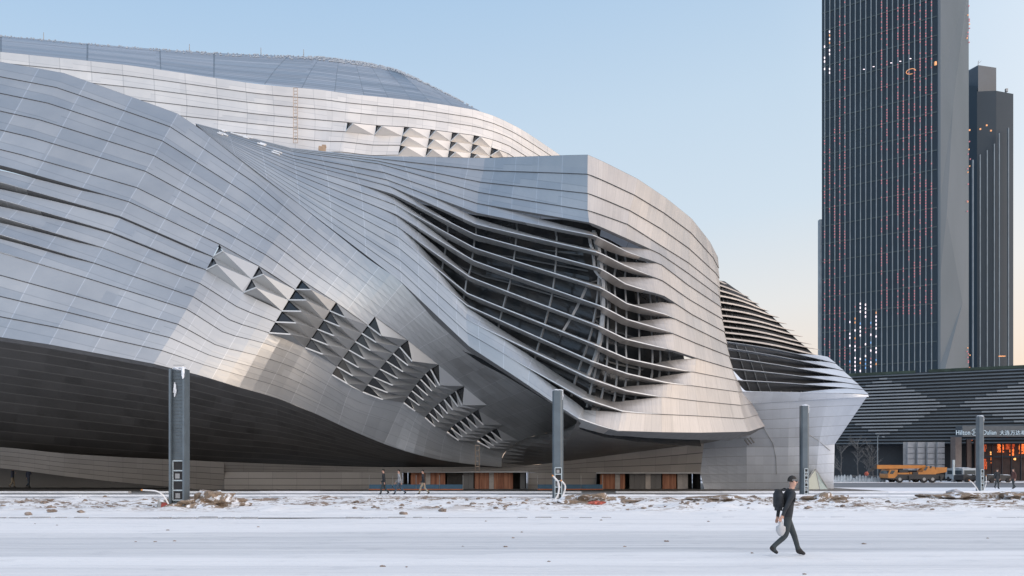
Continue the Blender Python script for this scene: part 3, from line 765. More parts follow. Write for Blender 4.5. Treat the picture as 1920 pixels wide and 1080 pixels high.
# low kerb that shows as a grey line at the near edge of the strip
bm = BM()
for k in range(150):
    x = -60+k*.8
    if noise.noise(Vector((x*.3, 0, 0))) > -.05: box(bm, (x+.4, 30.5+.05*math.sin(x*2), -.015+.035*noise.noise(Vector((x*.8, 3, 0)))), (random.uniform(.3, .75), .12, .09), random.uniform(-.03, .03))
struct('kerb', bm, simple('worn_kerb_stone', (.30, .31, .33), .8))
M_pave = NB('frosted_paving'); a_ = M_pave.noise(M_pave.pos((.03, 1.3, 1)), 1, 6, .6); b_ = M_pave.noise(M_pave.pos((1, 1, 1)), .8, 6)
M_pave.set(col=M_pave.mix(M_pave.mapr(a_, .40, .60, 0, 1), (.34, .35, .37), (.66, .69, .73)), rough=.7); M_pave.bump(b_, .2, .02); M_pave = M_pave.m
bm = BM(); quad(bm, (-90, 49.4, .02), (90, 49.4, .02), (90, 63, .02), (-90, 63, .02)); struct('pavement', bm, M_pave)
M_plaza = simple('grey_plaza_paving', (.13, .125, .12), .7, 0, .25, .6)
bm = BM(); quad(bm, (-90, 63, .016), (30, 63, .016), (30, 96, .016), (-90, 96, .016)); struct('plaza', bm, M_plaza)
bm = BM(); M_snow3 = simple('clean_snow', (.74, .77, .82), .8, 0, .08, 1)
for (y, h, x0, x1) in ((52.5, .14, -90, 90), (59.5, .16, -90, 90)):
    x = x0
    while x < x1:
        L = random.uniform(2, 7); 
        if random.random() < .93: box(bm, (x+L/2, y+random.uniform(-.1, .1), h/2), (L+.02, random.uniform(.25, .5), h*random.uniform(.7, 1.1)))
        x += L
struct('snow_ridge', bm, M_snow3)
M_asph = simple('wet_grey_asphalt', (.17, .18, .195), .6, 0, .15, .4)
bm = BM(); quad(bm, (30, 63, .0), (240, 63, .0), (240, 76, .0), (30, 76, .0)); struct('snow_patch', bm, M_snow3)
bm = BM(); quad(bm, (28, 76, .004), (300, 76, .004), (300, 99, .004), (28, 99, .004)); struct('road', bm, M_asph)
bm = BM(); quad(bm, (28, 99, .06), (300, 99, .06), (300, 135, .06), (28, 135, .06))
quad(bm, (28, 99, -.1), (300, 99, -.1), (300, 99, .06), (28, 99, .06)); struct('pavement', bm, M_snow3)

# ------------------------------------------------------------------ dirt mounds, stones
def lump(bm, c, s, n1, rough=.35, seed=0, mi=0):
    r = bmesh.ops.create_icosphere(bm, subdivisions=n1, radius=1)
    for v in r['verts']:
        k = 1+rough*noise.noise(v.co*1.7+Vector((seed*3.1, seed, 0)))+rough*.5*noise.noise(v.co*4+Vector((seed, 0, 0)))
        v.co = Vector(c)+Vector((v.co.x*s[0], v.co.y*s[1], v.co.z*s[2]))*k
M_mound = NB('frozen_earth_with_snow'); _p = M_mound.noise(M_mound.pos((2.2, 2.2, 2.6)), 1, 7, .65); _q = M_mound.noise(M_mound.pos((9, 9, 9)), 1, 4)
M_mound.set(col=M_mound.mix(M_mound.mapr(_p, .53, .58, 0, 1), M_mound.mix(_q, (.13, .095, .07), (.33, .26, .20)), (.72, .75, .80)), rough=.9); M_mound.bump(_q, .7, .08); M_mound = M_mound.m
MD = [(388, 951, 37.5, 1.55, .62, 'tall brown earth mound dusted with snow beside the leftmost street pole'),
      (345, 953, 36.8, .9, .3, 'low clods of earth piled against the foot of the leftmost street pole'),
      (1108, 948, 40.5, 1.5, .38, 'brown earth mound right of the second street pole with a red bag in front'),
      (1545, 944, 43, 1.3, .36, 'snowy earth mound just right of the third street pole'),
      (1345, 943, 44, 1.9, .22, 'long low earth mound between the second and third street poles'),
      (1800, 940, 45, 2.2, .32, 'brown earth bank left of the rightmost street pole'),
      (1895, 940, 44.5, 2.0, .42, 'brown earth bank at the right edge beyond the rightmost street pole')]
for k, (px, py, d, wd, h, lab) in enumerate(MD):
    p = P(px, py, d); bm = BM(); lump(bm, (0, 0, 0), (wd, wd*.7, h), 4, .8, k+1)
    o = obj('earth_mound', bm, M_mound); o.location = (p.x, d, .08); tagp(o, lab, 'mound', 'earth mounds along the snowy strip')
M_stone = simple('brown_rubble', (.23, .185, .155), .9, 0, .45, 5)
protos = []
for k in range(5):
    bm = BM(); lump(bm, (0, 0, 0), (1, .8, .6), 2, .9, 20+k); me = bpy.data.meshes.new('rubble_stone'); bm.to_mesh(me); bm.free(); me.materials.append(M_stone); protos.append(me)
random.seed(11)
def stone(x, y, s, z=None):
    o = bpy.data.objects.new('rubble_stone', random.choice(protos)); COL.objects.link(o)
    o.location = (x, y, (hd(x, y) if y > 30.6 else hz(x, y))+s*.2); o.scale = (s, s, s*random.uniform(.6, 1)); o.rotation_euler = (0, 0, random.uniform(0, 6))
    tagp(o, 'small brown lump of frozen rubble lying in the snowy strip', 'stone', 'rubble stones scattered over the snowy strip')
for (cx_, n, sp_) in ((60, 16, 60), (190, 14, 80), (300, 16, 60), (430, 18, 70), (720, 26, 90), (860, 22, 60), (960, 22, 50), (1060, 14, 50), (1200, 22, 80), (1330, 22, 60), (1430, 22, 60), (1600, 22, 70), (1760, 14, 60), (1870, 14, 60)):
    for k in range(n):
        d = random.uniform(35, 47); px = random.gauss(cx_, sp_*.6)
        stone((px-960)/F*d, d, random.uniform(.04, .12)*(1.5 if random.random() < .15 else 1))
for (px, py) in ((53, 967), (97, 964), (152, 964), (94, 958), (829, 962), (756, 965)):
    d = CAMZ*F/(py-HOR); stone((px-960)/F*d, d, random.uniform(.14, .22))
for k in range(24):
    y = random.uniform(13, 29); px = random.uniform(20, 1900); o = bpy.data.objects.new('pebble', random.choice(protos)); COL.objects.link(o); s = random.uniform(.015, .045)
    x = (px-960)/F*y; o.location = (x, y, hz(x, y)+.005); o.scale = (s*1.4, s, s); tagp(o, 'tiny dark pebble lying on the open trodden snow', 'pebble', 'pebbles on the open snow')
o = bpy.data.objects.new('brick_block', protos[1]); COL.objects.link(o); d = 36.5; o.location = ((1608-960)/F*d, d, .12); o.scale = (.26, .2, .18)
tagp(o, 'reddish brick block lying alone on the snow right of the third street pole', 'stone')
o = bpy.data.objects.new('boulder', protos[2].copy()); o.data.materials.clear(); o.data.materials.append(simple('grey_boulder', (.33, .34, .37), .8)); COL.objects.link(o); d = 47; o.location = ((1793-960)/F*d, d, .35); o.scale = (.5, .45, .45)
tagp(o, 'round grey snow-capped boulder left of the rightmost street pole', 'boulder')
o = bpy.data.objects.new('cloth_bundle', protos[3].copy()); o.data.materials.clear(); o.data.materials.append(simple('red_yellow_cloth', (.42, .10, .07), .8, 0, .8, 6)); COL.objects.link(o); d = 38.4; o.location = ((1119-960)/F*d, d, .2); o.scale = (.42, .25, .17)
tagp(o, 'crumpled red and yellow bag lying before the earth mound by the second pole', 'bag')

# ------------------------------------------------------------------ street poles
M_pole = simple('slate_blue_pole_paint', (.105, .135, .16), .45, .2, .12, 2)
M_pole2 = simple('grey_pole_paint', (.13, .15, .165), .45, .2, .12, 2)
M_hatch = simple('galvanised_hatch', (.42, .49, .53), .5, .3)
M_black = simple('black_cavity', (.02, .02, .022), .7)
def pole(px, d, ptop, pbase, wpx, lab, box_sec, hatch):
    b = P(px, pbase, d); t = P(px, ptop, d); wd = wpx/F*d
    root = empty('street_pole', (b.x, d, b.z), 0, lab, 'pole', 'unfinished street poles along the snowy strip')
    H = t.z-b.z; z0 = -.25
    bm = BM()
    if box_sec:
        box(bm, (0, .25, (H+z0)/2), (wd*.74, .4, H-z0)); box(bm, (-wd*.44, .1, (H+z0)/2), (wd*.12, .62, H-z0)); box(bm, (wd*.44, .1, (H+z0)/2), (wd*.12, .62, H-z0))
        o = obj('shaft', bm, M_pole, root)
        bm = BM()
        for k in range(int(H/.16)): box(bm, (0, .035, .35+k*.16), (wd*.72, .03, .018))
        obj('ribs', bm, M_pole2, o)
    else:
        n = 14; prof = [(-.5, .0), (-.5, -.25), (-.38, -.42), (.22, -.5), (.34, -.42), (.36, -.2), (.5, -.16), (.5, .4), (-.5, .4)]
        a = [bm.verts.new((x*wd, y*wd, z0)) for x, y in prof]; c = [bm.verts.new((x*wd, y*wd, H)) for x, y in prof]
        for k in range(len(prof)): bm.faces.new((a[k], a[(k+1) % len(prof)], c[(k+1) % len(prof)], c[k]))
        bm.faces.new(c); bm.faces.new(a[::-1]); o = obj('shaft', bm, M_pole, root)
    yf = -.02 if box_sec else -.5*wd-.02
    hz0, hz1, hw, nr = hatch
    bm = BM(); box(bm, (0, yf+.03, (hz0+hz1)/2), (hw, .05, hz1-hz0)); hp = obj('service_opening', bm, M_black, root)
    bm = BM(); s = .045
    box(bm, (-hw/2, yf-.01, (hz0+hz1)/2), (s, .07, hz1-hz0)); box(bm, (hw/2, yf-.01, (hz0+hz1)/2), (s, .07, hz1-hz0))
    for k in range(nr+1): box(bm, (0, yf-.012, hz0+(hz1-hz0)*k/nr), (hw, .075, s*1.3))
    obj('hatch_frame', bm, M_hatch, hp)
    bm = BM()
    for k in range(nr): 
        if k % 2 == 0: box(bm, (random.uniform(-.1, .1)*hw, yf-.005, hz0+(hz1-hz0)*(k+.45)/nr), (hw*.45, .06, (hz1-hz0)/nr*.5), 0)
    obj('terminal_box', bm, M_mull, hp)
    bm = BM(); lump(bm, (0, .1 if box_sec else 0, H+.02), (wd*.45, .22, .07), 3, .5, px)
    if box_sec:
        lump(bm, (-wd*.22, -.02, H-.95), (.07, .05, .27), 3, .6, 4); lump(bm, (wd*.44, -.24, H-.2), (.06, .05, .24), 3, .6, 6)
    else: lump(bm, (wd*.43, -.2*wd, H-.25), (.04, .04, .22), 3, .6, 4)
    obj('snow_cap', bm, M_snow3, root)
    return root
pole(334.5, 36.6, 692, 948, 29, 'widest street pole, ribbed slate blue box with snow patches and ladder-like opening, leftmost', True, (.25, 2.05, .46, 4))
pole(1046, 45.0, 733, 942, 20, 'slate blue street pole before the silver overhang with two bent white pipes at its foot', False, (.15, 1.95, .36, 5))
pole(1508.5, 54.9, 761, 932, 15, 'slim dark grey street pole in front of the pale sloping wall behind the near walker', False, (.0, 1.95, .22, 8))
pole(1838, 65.6, 781, 924, 11.5, 'rightmost thin grey street pole standing in front of the lit hotel entrance', False, (.2, 1.9, .22, 6))
M_pipe = simple('white_plastic_pipe', (.68, .68, .69), .45)
M_tip = simple('orange_pipe_tip', (.6, .25, .07), .6)
def pipe(pts, d, r, lab):
    q = [P(x, y, d) for x, y in pts]; bm = BM(); n = 10; w_ = []
    for k in range(n+1):
        t = k/n*(len(q)-1); i = min(int(t), len(q)-2); f = t-i
        p0 = q[i-1] if i else q[0]*2-q[1]; p3 = q[i+2] if i+2 < len(q) else q[-1]*2-q[-2]
        w_.append(cr(p0, q[i], q[i+1], p3, f, 1))
    poly_tube(bm, w_, r, 8); o = tagp(obj('conduit_pipe', bm, M_pipe), lab, 'pipe', 'white conduit pipes at the street poles')
    bm = BM(); tube(bm, w_[0], w_[0]+(w_[0]-w_[1]).normalized()*.08, r*1.05, r*1.05, 8); obj('end_cap', bm, M_tip, o)
pipe([(268, 919), (293, 921), (306, 929), (316, 945)], 36.0, .035, 'white pipe arching left from the foot of the leftmost street pole')
pipe([(1037, 893), (1047, 905), (1047, 925), (1038, 941)], 44, .05, 'left one of two white pipes bent at the foot of the second street pole')
pipe([(1053, 902), (1060, 912), (1055, 930), (1046, 942)], 44, .045, 'right one of two white pipes bent at the foot of the second street pole')
pipe([(1818, 901), (1826, 908), (1834, 920), (1837, 928)], 64, .045, 'white pipe leaning left at the foot of the rightmost street pole')
pipe([(1849, 893), (1849, 906), (1845, 918), (1840, 928)], 64, .03, 'thin white pipe standing upright at the right side of the rightmost street pole')
bm = BM(); d = 36.2; p = P(309, 948, d); box(bm, p, (.30, .2, .16), .3); box(bm, p+Vector((-.02, 0, .11)), (.18, .12, .06), .3)
o = tagp(obj('toolbox', bm, simple('dark_red_plastic', (.25, .04, .035), .5)), 'small dark red toolbox on the snow left of the leftmost street pole', 'toolbox')
bm = BM(); p = P(299, 948, d); bm.faces.new([bm.verts.new(p+Vector(q)) for q in ((-.12, 0, -.1), (.12, .05, -.08), (-.06, .1, .3))]); bar(bm, p+Vector((-.12, 0, -.1)), p+Vector((-.06, .1, .3)), .03, .03)
tagp(obj('metal_offcut', bm, M_mull), 'thin dark triangular metal offcut standing beside the red toolbox', 'scrap metal')

# ------------------------------------------------------------------ hotel towers
M_tglass = NB('dark_tower_glass'); _a = M_tglass.noise(M_tglass.pos((.02, .02, .012)), 1, 4)
M_tglass.set(col=M_tglass.mix(M_tglass.mapr(_a, .35, .65, 0, 1), (.018, .033, .050), (.028, .047, .066)), rough=.5, spec=.2); M_tglass = M_tglass.m
M_fin = simple('grey_blue_fin', (.17, .215, .25), .5, .0, .15, .5)
M_side = NB('slate_stone_side'); _a = M_side.noise(M_side.pos((.05, .05, .03)), 1, 5)
M_side.set(col=M_side.mix(M_side.mapr(_a, .35, .65, 0, 1), (.075, .105, .13), (.095, .125, .155)), rough=.6, spec=.2); M_side = M_side.m
M_pink = emissive('pink_led', (.50, .17, .20), .35); M_white = emissive('white_led', (.95, .8, .85), 1.0); M_amb = emissive('amber_led', (.80, .36, .15), .5)
M_bluel = emissive('blue_led', (.14, .32, .6), .6)
tower = empty('tower', P(1650, 880, 168), 0, 'tallest dark tower with pink and white light dots down its vertical fins', 'tower')
def tobj(nm, bm, mat, par=None, root=tower):
    o = _obj(nm, bm, mat)
    o.parent = par if par else root
    if not par: o.matrix_parent_inverse = Matrix.Translation(-root.location)
    return o
TL = P(1541, 876, 176); TR = P(1760, 876, 163); SR = P(1815.5, 876, 184); ZT = 112
bm = BM(); back = TL+Vector((12, 30, 0))
v = [Vector((p.x, p.y, -1)) for p in (TL, TR, SR, back)]
quad(bm, v[0], v[1], v[1]+Vector((0, 0, ZT)), v[0]+Vector((0, 0, ZT))); quad(bm, v[3], v[0], v[0]+Vector((0, 0, ZT)), v[3]+Vector((0, 0, ZT)))
quad(bm, v[2], v[3], v[3]+Vector((0, 0, ZT)), v[2]+Vector((0, 0, ZT)))
z = Vector((0, 0, ZT)); quad(bm, v[0]+z, v[1]+z, v[2]+z, v[3]+z)
tobj('glass_wall', bm, M_tglass)
# folded stone flank
bm = BM(); nrm = Vector((SR.y-TR.y, -(SR.x-TR.x), 0)).normalized()
def sp(t, zz, o=0): return TR.lerp(SR, t)*1 + Vector((0, 0, zz-CAMZ)) + nrm*o
folds = [(0, .02), (22, .05), (38, .62), (54, .10), (78, .30), (112, .86)]
for (z0, f0), (z1, f1) in zip(folds[:-1], folds[1:]):
    quad(bm, sp(0, z0), sp(f0, z0, .9), sp(f1, z1, .9), sp(0, z1)); quad(bm, sp(f0, z0, .9), sp(1, z0, .1), sp(1, z1, .1), sp(f1, z1, .9))
tobj('stone_flank', bm, M_side)
bm = BM(); bar(bm, TR+Vector((0, 0, -3)), TR+Vector((0, 0, ZT)), .5, .5); tobj('corner_trim', bm, M_side)
bm = BM(); lp = TL+Vector((-.1, .6, 0)); box(bm, (lp.x, lp.y, 28), (.7, 1.0, 57)); tobj('side_fin', bm, M_fin)
ndir = (TR-TL).normalized(); nout = Vector((ndir.y, -ndir.x, 0))
random.seed(3)
NF = 21
for k in range(NF):
    t = .03+.915*k/(NF-1); p = TL.lerp(TR, t)+nout*.35
    bm = BM(); bar(bm, Vector((p.x, p.y, 10)), Vector((p.x, p.y, ZT-1)), .17, .17); fn = tobj('facade_fin', bm, M_fin)
    bm = BM(); q = p+nout*.16; dpt = p.y
    def zpy(py): return CAMZ+(HOR-py)/F*dpt
    def led(py, mi): box(bm, (q.x, q.y, zpy(py)), (.17 if mi == 0 else .18, .1, .27 if mi == 0 else .42), 0, mi)
    pink = (3 <= k <= 4) or (11 <= k <= 20 and k != 13) 
    ph = random.uniform(0, 7); y = 5
    while y < 690:
        on = (k < 5 and y > 240) or (pink and k >= 11 and y < 590) or (k in (3, 4)) 
        if on and y < 690 and random.random() < (.62 if math.sin(y*.035+ph) > -.2 else .25): led(y, 0)
        y += 5.3
    if 5 <= k <= 10:
        y = random.uniform(565, 580)
        while y < 696:
            if random.random() < .55: led(y, random.choice((1, 1, 1, 1, 1, 2, 3, 0)))
            y += 7.4
    if k in (0, 1):
        y = 60 if k else 88
        while y < 145:
            if random.random() < .75: led(y, random.choice((1, 1, 1, 2)))
            y += 7
    if len(bm.faces): tobj('light_dots', bm, [M_pink, M_white, M_amb, M_bluel], fn)
    else: bm.free()
for k in range(26):      # floor slabs glimpsed between the fins
    zz = 12+k*3.9; bm = BM(); a = TL+nout*.06; b = TR+nout*.06; bar(bm, Vector((a.x, a.y, zz)), Vector((b.x, b.y, zz)), .10, .22); tobj('floor_band', bm, simple('dull_floor_band', (.05, .075, .085), .5) if k == 0 else bpy.data.materials['dull_floor_band'])
bm = BM()
for k in range(30):
    py = random.choice([random.uniform(0, 70), random.uniform(250, 395), random.uniform(640, 690)]); p = sp(random.uniform(.86, .98), CAMZ+(HOR-py)/F*180, .5); box(bm, p, (.2, .2, .25), 0, random.choice((0, 1, 1)))
for k in range(0): pass
tobj('flank_lights', bm, [M_amb, M_pink])
bm = BM()
for (px, py) in ((1620, 130), (1638, 125), (1671, 118), (1688, 115), (1707, 110)): p = P(px, py, 168.5-.06*(px-1620)); box(bm, p, (.35, .1, .12), 0, 0)
tobj('window_lights', bm, [M_white])
bm = BM()
ring = [P(1708+(9*math.cos(a)), 134-5*math.sin(a)-.2*(9*math.cos(a)), 164.5) for a in [k*2*math.pi/10 for k in range(9)]]
for a, b in zip(ring[:-1], ring[1:]): bar(bm, a, b, .09, .09)
p = P(1754, 119, 162.5); box(bm, p, (.35, .35, .7))
tobj('amber_light_ring', bm, [M_amb])

tower2 = empty('tower', P(1860, 880, 232), 0, 'lower stepped dark tower with a rooftop aerial behind the taller one', 'tower')
def t2(nm, bm, mat, par=None): return tobj(nm, bm, mat, par, tower2)
def zz_(py, d): return CAMZ+(HOR-py)/F*d
X = lambda px, d: (px-960)/F*d
def prism_t(name, pts, ztops, mat):
    bm = BM(); n = len(pts); a = [bm.verts.new((x, y, -1)) for x, y in pts]; b = [bm.verts.new((x, y, zt)) for (x, y), zt in zip(pts, ztops)]
    for k in range(n): bm.faces.new((a[k], a[(k+1) % n], b[(k+1) % n], b[k]))
    bm.faces.new(b); return t2(name, bm, mat)
prism_t('stair_core', [(X(1795, 236), 236), (X(1834, 228), 228), (X(1868, 232), 232), (X(1866, 250), 250), (X(1800, 250), 250)], [zz_(146, 236), zz_(122, 228), zz_(127, 232), zz_(127, 250), zz_(140, 250)], M_side if False else simple('blue_glass_core', (.04, .06, .085), .5, 0, .2, .08))
prism_t('glass_wall', [(X(1790, 228), 228), (X(1832, 224), 224), (X(1832, 226.5), 226.5), (X(1868, 227), 227), (X(1900, 229), 229), (X(1898, 250), 250), (X(1790, 250), 250)],
        [zz_(158, 228), zz_(162, 224), zz_(170, 226), zz_(170, 227), zz_(176, 229), zz_(176, 250), zz_(165, 250)], M_tglass)
for k, (px, pt) in enumerate(((1824, 300), (1837, 290), (1850, 282), (1863, 270), (1872, 250), (1889, 240))):
    bm = BM(); x, y = X(px, 223.4+.11*(px-1824)*.5), 223.4+.05*(px-1824); bar(bm, Vector((x, y, 4)), Vector((x, y, zz_(pt, y))), .28, .4); t2('facade_fin', bm, M_fin)
bm = BM()
for (px, py) in ((1818, 244), (1838, 242), (1858, 245), (1850, 235)): p = P(px, py, 223); box(bm, p, (.4, .2, .4))
for k in range(6): p = P(1873+k*2.2, 668-.3*(k % 2), 223); box(bm, p, (.3, .2, .25))
t2('window_lights', bm, [M_amb])
bm = BM(); p = P(1834, 123, 229); tube(bm, p, p+Vector((0, 0, 1.2)), .1, .06, 6); tube(bm, p+Vector((0, 0, .6)), p+Vector((.9, 0, 1.3)), .07, .04, 6); tube(bm, p+Vector((0, 0, .6)), p+Vector((.25, 0, 1.6)), .07, .04, 6)
p = P(1887, 172, 229); box(bm, p+Vector((0, 0, .4)), (.6, .6, .9)); t2('aerial', bm, M_mull)

# ------------------------------------------------------------------ hotel podium
podium = empty('hotel_podium', P(1750, 900, 108), 0, 'long low hotel building wrapped in dark horizontal louvres with a diamond of brighter slats', 'building')
def pobj(nm, bm, mat, par=None): return tobj(nm, bm, mat, par, podium)
def dp_(px): return 1/(1/118.0+(px-1560)/360*(1/106.0-1/118.0))
def PP(px, py, off=0): d = dp_(px); p = P(px, py, d); p.y -= off; return p
def topy(px): return 704-(px-1600)*15/320
def boty(px): return 834-(px-1600)*2/320
M_pback = simple('deep_blue_backing', (.014, .022, .032), .5)
M_slat = simple('slate_slat', (.085, .11, .135), .45, .2, .1, .4); M_slat2 = simple('bright_slat', (.22, .25, .28), .45, .3, .1, .4)
bm = BM(); XL, XR = 1540, 2060
quad(bm, PP(XL, boty(XL)), PP(XR, boty(XR)), PP(XR, topy(XR)), PP(XL, topy(XL)))
tl, tr = PP(XL, topy(XL)), PP(XR, topy(XR)); quad(bm, tl, tr, tr+Vector((10, 30, 0)), tl+Vector((10, 30, 0)))
pobj('backing_wall', bm, M_pback)
NS = 22
def diamond(cx, cy, hx, hy, py): 
    k = 1-abs(py-cy)/hy
    return (cx-hx*k, cx+hx*k) if k > 0 else None
for k in range(NS):
    f = (k+.6)/NS
    def yy(px): return topy(px)+(boty(px)-topy(px))*f
    bm = BM(); bar(bm, PP(XL, yy(XL), .25), PP(XR, yy(XR), .25), .4, .19, 0)
    cy = yy(1680)
    for (cx, c0, hx, hy) in ((1652, 764, 118, 56), (1955, 755, 165, 54)):
        r = diamond(cx, c0, hx, hy, yy(cx))
        if r:
            r = (max(r[0], XL+2), min(r[1], XR-2)); j = random.uniform(-3, 3)
            bar(bm, PP(r[0], yy(r[0]), .55), PP(r[1]+j, yy(r[1]), .55), .25, .21, 1)
    pobj('louvre_slat', bm, [M_slat, M_slat2])
bm = BM(); bar(bm, PP(XL, topy(XL)-1, .1), PP(1715, topy(1715)-1, .1), .3, .4); bar(bm, PP(1740, topy(1740)-1.5, .1), PP(XR, topy(XR)-1.5, .1), .3, .4)
pobj('hedge_on_parapet', bm, simple('dark_green_hedge', (.035, .055, .045), .9, 0, .4, 1))
# ground floor: recessed glass front, pale panel door, pillar, lobby
bm = BM(); off = -3.0
quad(bm, PP(XL, 902, off), PP(XR, 902, off), PP(XR, boty(XR)-2, off), PP(XL, boty(XL)-2, off))
pobj('shopfront_glass', bm, M_pback)
bm = BM(); quad(bm, PP(XL, boty(XL), .3), PP(XR, boty(XR), .3), PP(XR, boty(XR), -3.1), PP(XL, boty(XL), -3.1)); pobj('canopy_soffit', bm, M_pback)
M_pp = simple('pale_panel_door', (.30, .31, .33), .5)
bm = BM()
for a in range(4):
    for b in range(5):
        x0 = 1690+a*18.4; y0 = 829+b*10.6
        c0, c1 = PP(x0+.5, y0+.6, 1.3), PP(x0+17.6, y0+9.9, 1.3); box(bm, (c0+c1)/2, (c1.x-c0.x, .3, c0.z-c1.z))
pn = pobj('panelled_door', bm, M_pp)
bm = BM(); quad(bm, PP(1690, 882, .5), PP(1763, 882, .5), PP(1763, 829, .5), PP(1690, 829, .5)); pobj('door_joint_grid', bm, M_mull, pn)
bm = BM(); c0, c1 = PP(1770, 820, 2), PP(1785, 902, 2); box(bm, (c0+c1)/2, (c1.x-c0.x, 1.2, c0.z-c1.z)); pobj('pillar', bm, simple('brown_stone_pillar', (.17, .14, .13), .6))
bm = BM(); c0, c1 = PP(1745, 804, 2.6), PP(2040, 818, 2.6); box(bm, (c0+c1)/2, (c1.x-c0.x, 1.6, c0.z-c1.z)); fas = pobj('sign_fascia', bm, simple('sign_fascia_paint', (.075, .09, .105), .5))
M_let = emissive('sign_letters', (.42, .52, .60), .25)
def text(s, px, py, h, par, w=1.0):
    cu = bpy.data.curves.new('lettering', 'FONT'); cu.body = s; cu.size = h; cu.extrude = .04; cu.space_character = 1.08
    o = bpy.data.objects.new('lettering_tmp', cu); COL.objects.link(o)
    dg = bpy.context.evaluated_depsgraph_get(); me = bpy.data.meshes.new_from_object(o.evaluated_get(dg)); bpy.data.objects.remove(o)
    me.materials.clear(); me.materials.append(M_let)
    q = bpy.data.objects.new('lettering', me); COL.objects.link(q)
    p = (PP(px, py, 0)); c = (c0+c1)/2
    yf = (c0.y+c1.y)/2 - .8 - .06
    q.matrix_world = Matrix.Translation((X(px, yf), yf, CAMZ+(HOR-py)/F*yf)) @ Matrix.Rotation(R(90), 4, 'X') @ Matrix.Diagonal((w, 1, 1, 1))
    mw = q.matrix_world.copy(); q.parent = par; q.matrix_parent_inverse = par.matrix_world.inverted() if not par.parent else (Matrix.Identity(4)); q.matrix_world = mw
    return q
bpy.context.view_layer.update()
for o_ in ():
    pass
text('Hilton', 1792, 815.2, .86, fas, .80); text('Dalian', 1843, 815.0, .84, fas, .76)
text('大连万达希尔顿', 1874, 815.0, .66, fas, 1.0)
bm = BM(); yf = (c0.y+c1.y)/2-.87; cc = P(1828, 810.5, yf)
for k in range(20):
    a, b = k*math.pi/10, (k+1)*math.pi/10
    if k in (9, 10): continue
    bar(bm, cc+Vector((.42*math.cos(a), 0, .42*math.sin(a))), cc+Vector((.42*math.cos(b), 0, .42*math.sin(b))), .07, .05)
bar(bm, cc+Vector((-.14, 0, -.25)), cc+Vector((-.14, 0, .25)), .07, .05); bar(bm, cc+Vector((.14, 0, -.25)), cc+Vector((.14, 0, .25)), .07, .05); bar(bm, cc+Vector((-.14, 0, 0)), cc+Vector((.14, 0, 0)), .07, .05)
pobj('emblem', bm, M_let, None)
# lobby
M_wood = simple('warm_lobby_wall', (.055, .028, .022), .5, 0, .5, .8)
bm = BM(); quad(bm, PP(1846, 902, -2.2), PP(2040, 902, -2.2), PP(2040, 822, -2.2), PP(1846, 822, -2.2)); pobj('lobby_wall', bm, M_wood)
bm = BM()
for px in (1807, 1822): c0, c1 = PP(px, 824, .5), PP(px+11, 900, .5); box(bm, (c0+c1)/2, (c1.x-c0.x, .3, c0.z-c1.z))
pobj('timber_screen', bm, simple('dark_timber', (.075, .05, .045), .5))
bm = BM()
for px in (1848, 1868, 1886, 1904, 1922, 1950, 1980): c0, c1 = PP(px, 822, -1), PP(px+1.6, 901, -1); box(bm, (c0+c1)/2, (c1.x-c0.x, .25, c0.z-c1.z))
bar(bm, PP(1846, 856, -1.1), PP(2040, 856, -1.1), .2, .2); pobj('glazing_bars', bm, M_pback)
M_glow = emissive('orange_lamp_glow', (1.0, .26, .06), .9); M_glow2 = emissive('yellow_lamp_glow', (1.0, .50, .16), 1.4); M_glow3 = emissive('dim_lamp_glow', (.8, .16, .05), .35)
random.seed(9)
def glow(x0, y0, x1, y1, mt, off=-1.6):
    c0, c1 = PP(x0, y0, off), PP(x1, y1, off); bm = BM(); nx = max(1, int((x1-x0)/2.2)); nz = max(1, int((y1-y0)/2.6))
    for a in range(nx):
        for b in range(nz):
            if random.random() < .82: box(bm, (c0.x+(c1.x-c0.x)*(a+.5)/nx, c0.y, c0.z+(c1.z-c0.z)*(b+.5)/nz), ((c1.x-c0.x)/nx*random.uniform(.5, .95), .15, (c0.z-c1.z)/nz*random.uniform(.5, .95)))
    pobj('ceiling_lamp', bm, mt)
glow(1844, 824, 1862, 828, M_glow); glow(1848, 832, 1851, 839, M_glow2); glow(1868, 824, 1884, 830, M_glow3); glow(1884, 823, 1900, 848, M_glow); glow(1901, 824, 1919, 830, M_glow)
glow(1870, 846, 1875, 853, M_glow2); glow(1871, 857, 1875, 869, M_glow); glow(1907, 842, 1918, 854, M_glow); glow(1915, 858, 1920, 863, M_glow2); glow(1846, 830, 1900, 846, M_glow3); glow(1900, 831, 1940, 842, M_glow3); glow(1850, 860, 1868, 880, M_glow3); glow(1925, 824, 2000, 850, M_glow)
glow(1811, 825, 1822, 827, M_glow3, .7)

# ------------------------------------------------------------------ truck crane
M_yel = simple('crane_orange_paint', (.46, .19, .045), .45, .1, .15, 1.2); M_tyre = simple('black_rubber', (.018, .018, .02), .8); M_chas = simple('dark_chassis', (.03, .032, .036), .6)
M_wglass = simple('cab_glass', (.035, .05, .06), .15); M_red = simple('red_hook_block', (.35, .08, .05), .5)
d0 = 100.0; s_ = d0/F
crane = empty('truck_crane', (X(1656, d0), d0, .05), 0, 'orange truck crane parked before the hotel with its boom lowered to the left', 'truck crane')
def cx(px): return (px-1660)*s_
def cz(py): return (905-py)*s_
def kobj(nm, bm, mat, par=None): o = _obj(nm, bm, mat); o.parent = par or crane; return o
W2 = 1.15
bm = BM(); prism(bm, [(cx(1663), cz(899)), (cx(1762), cz(899)), (cx(1766), cz(893)), (cx(1764), cz(890)), (cx(1672), cz(890)), (cx(1663), cz(893))], -W2, W2); kobj('chassis', bm, M_chas)
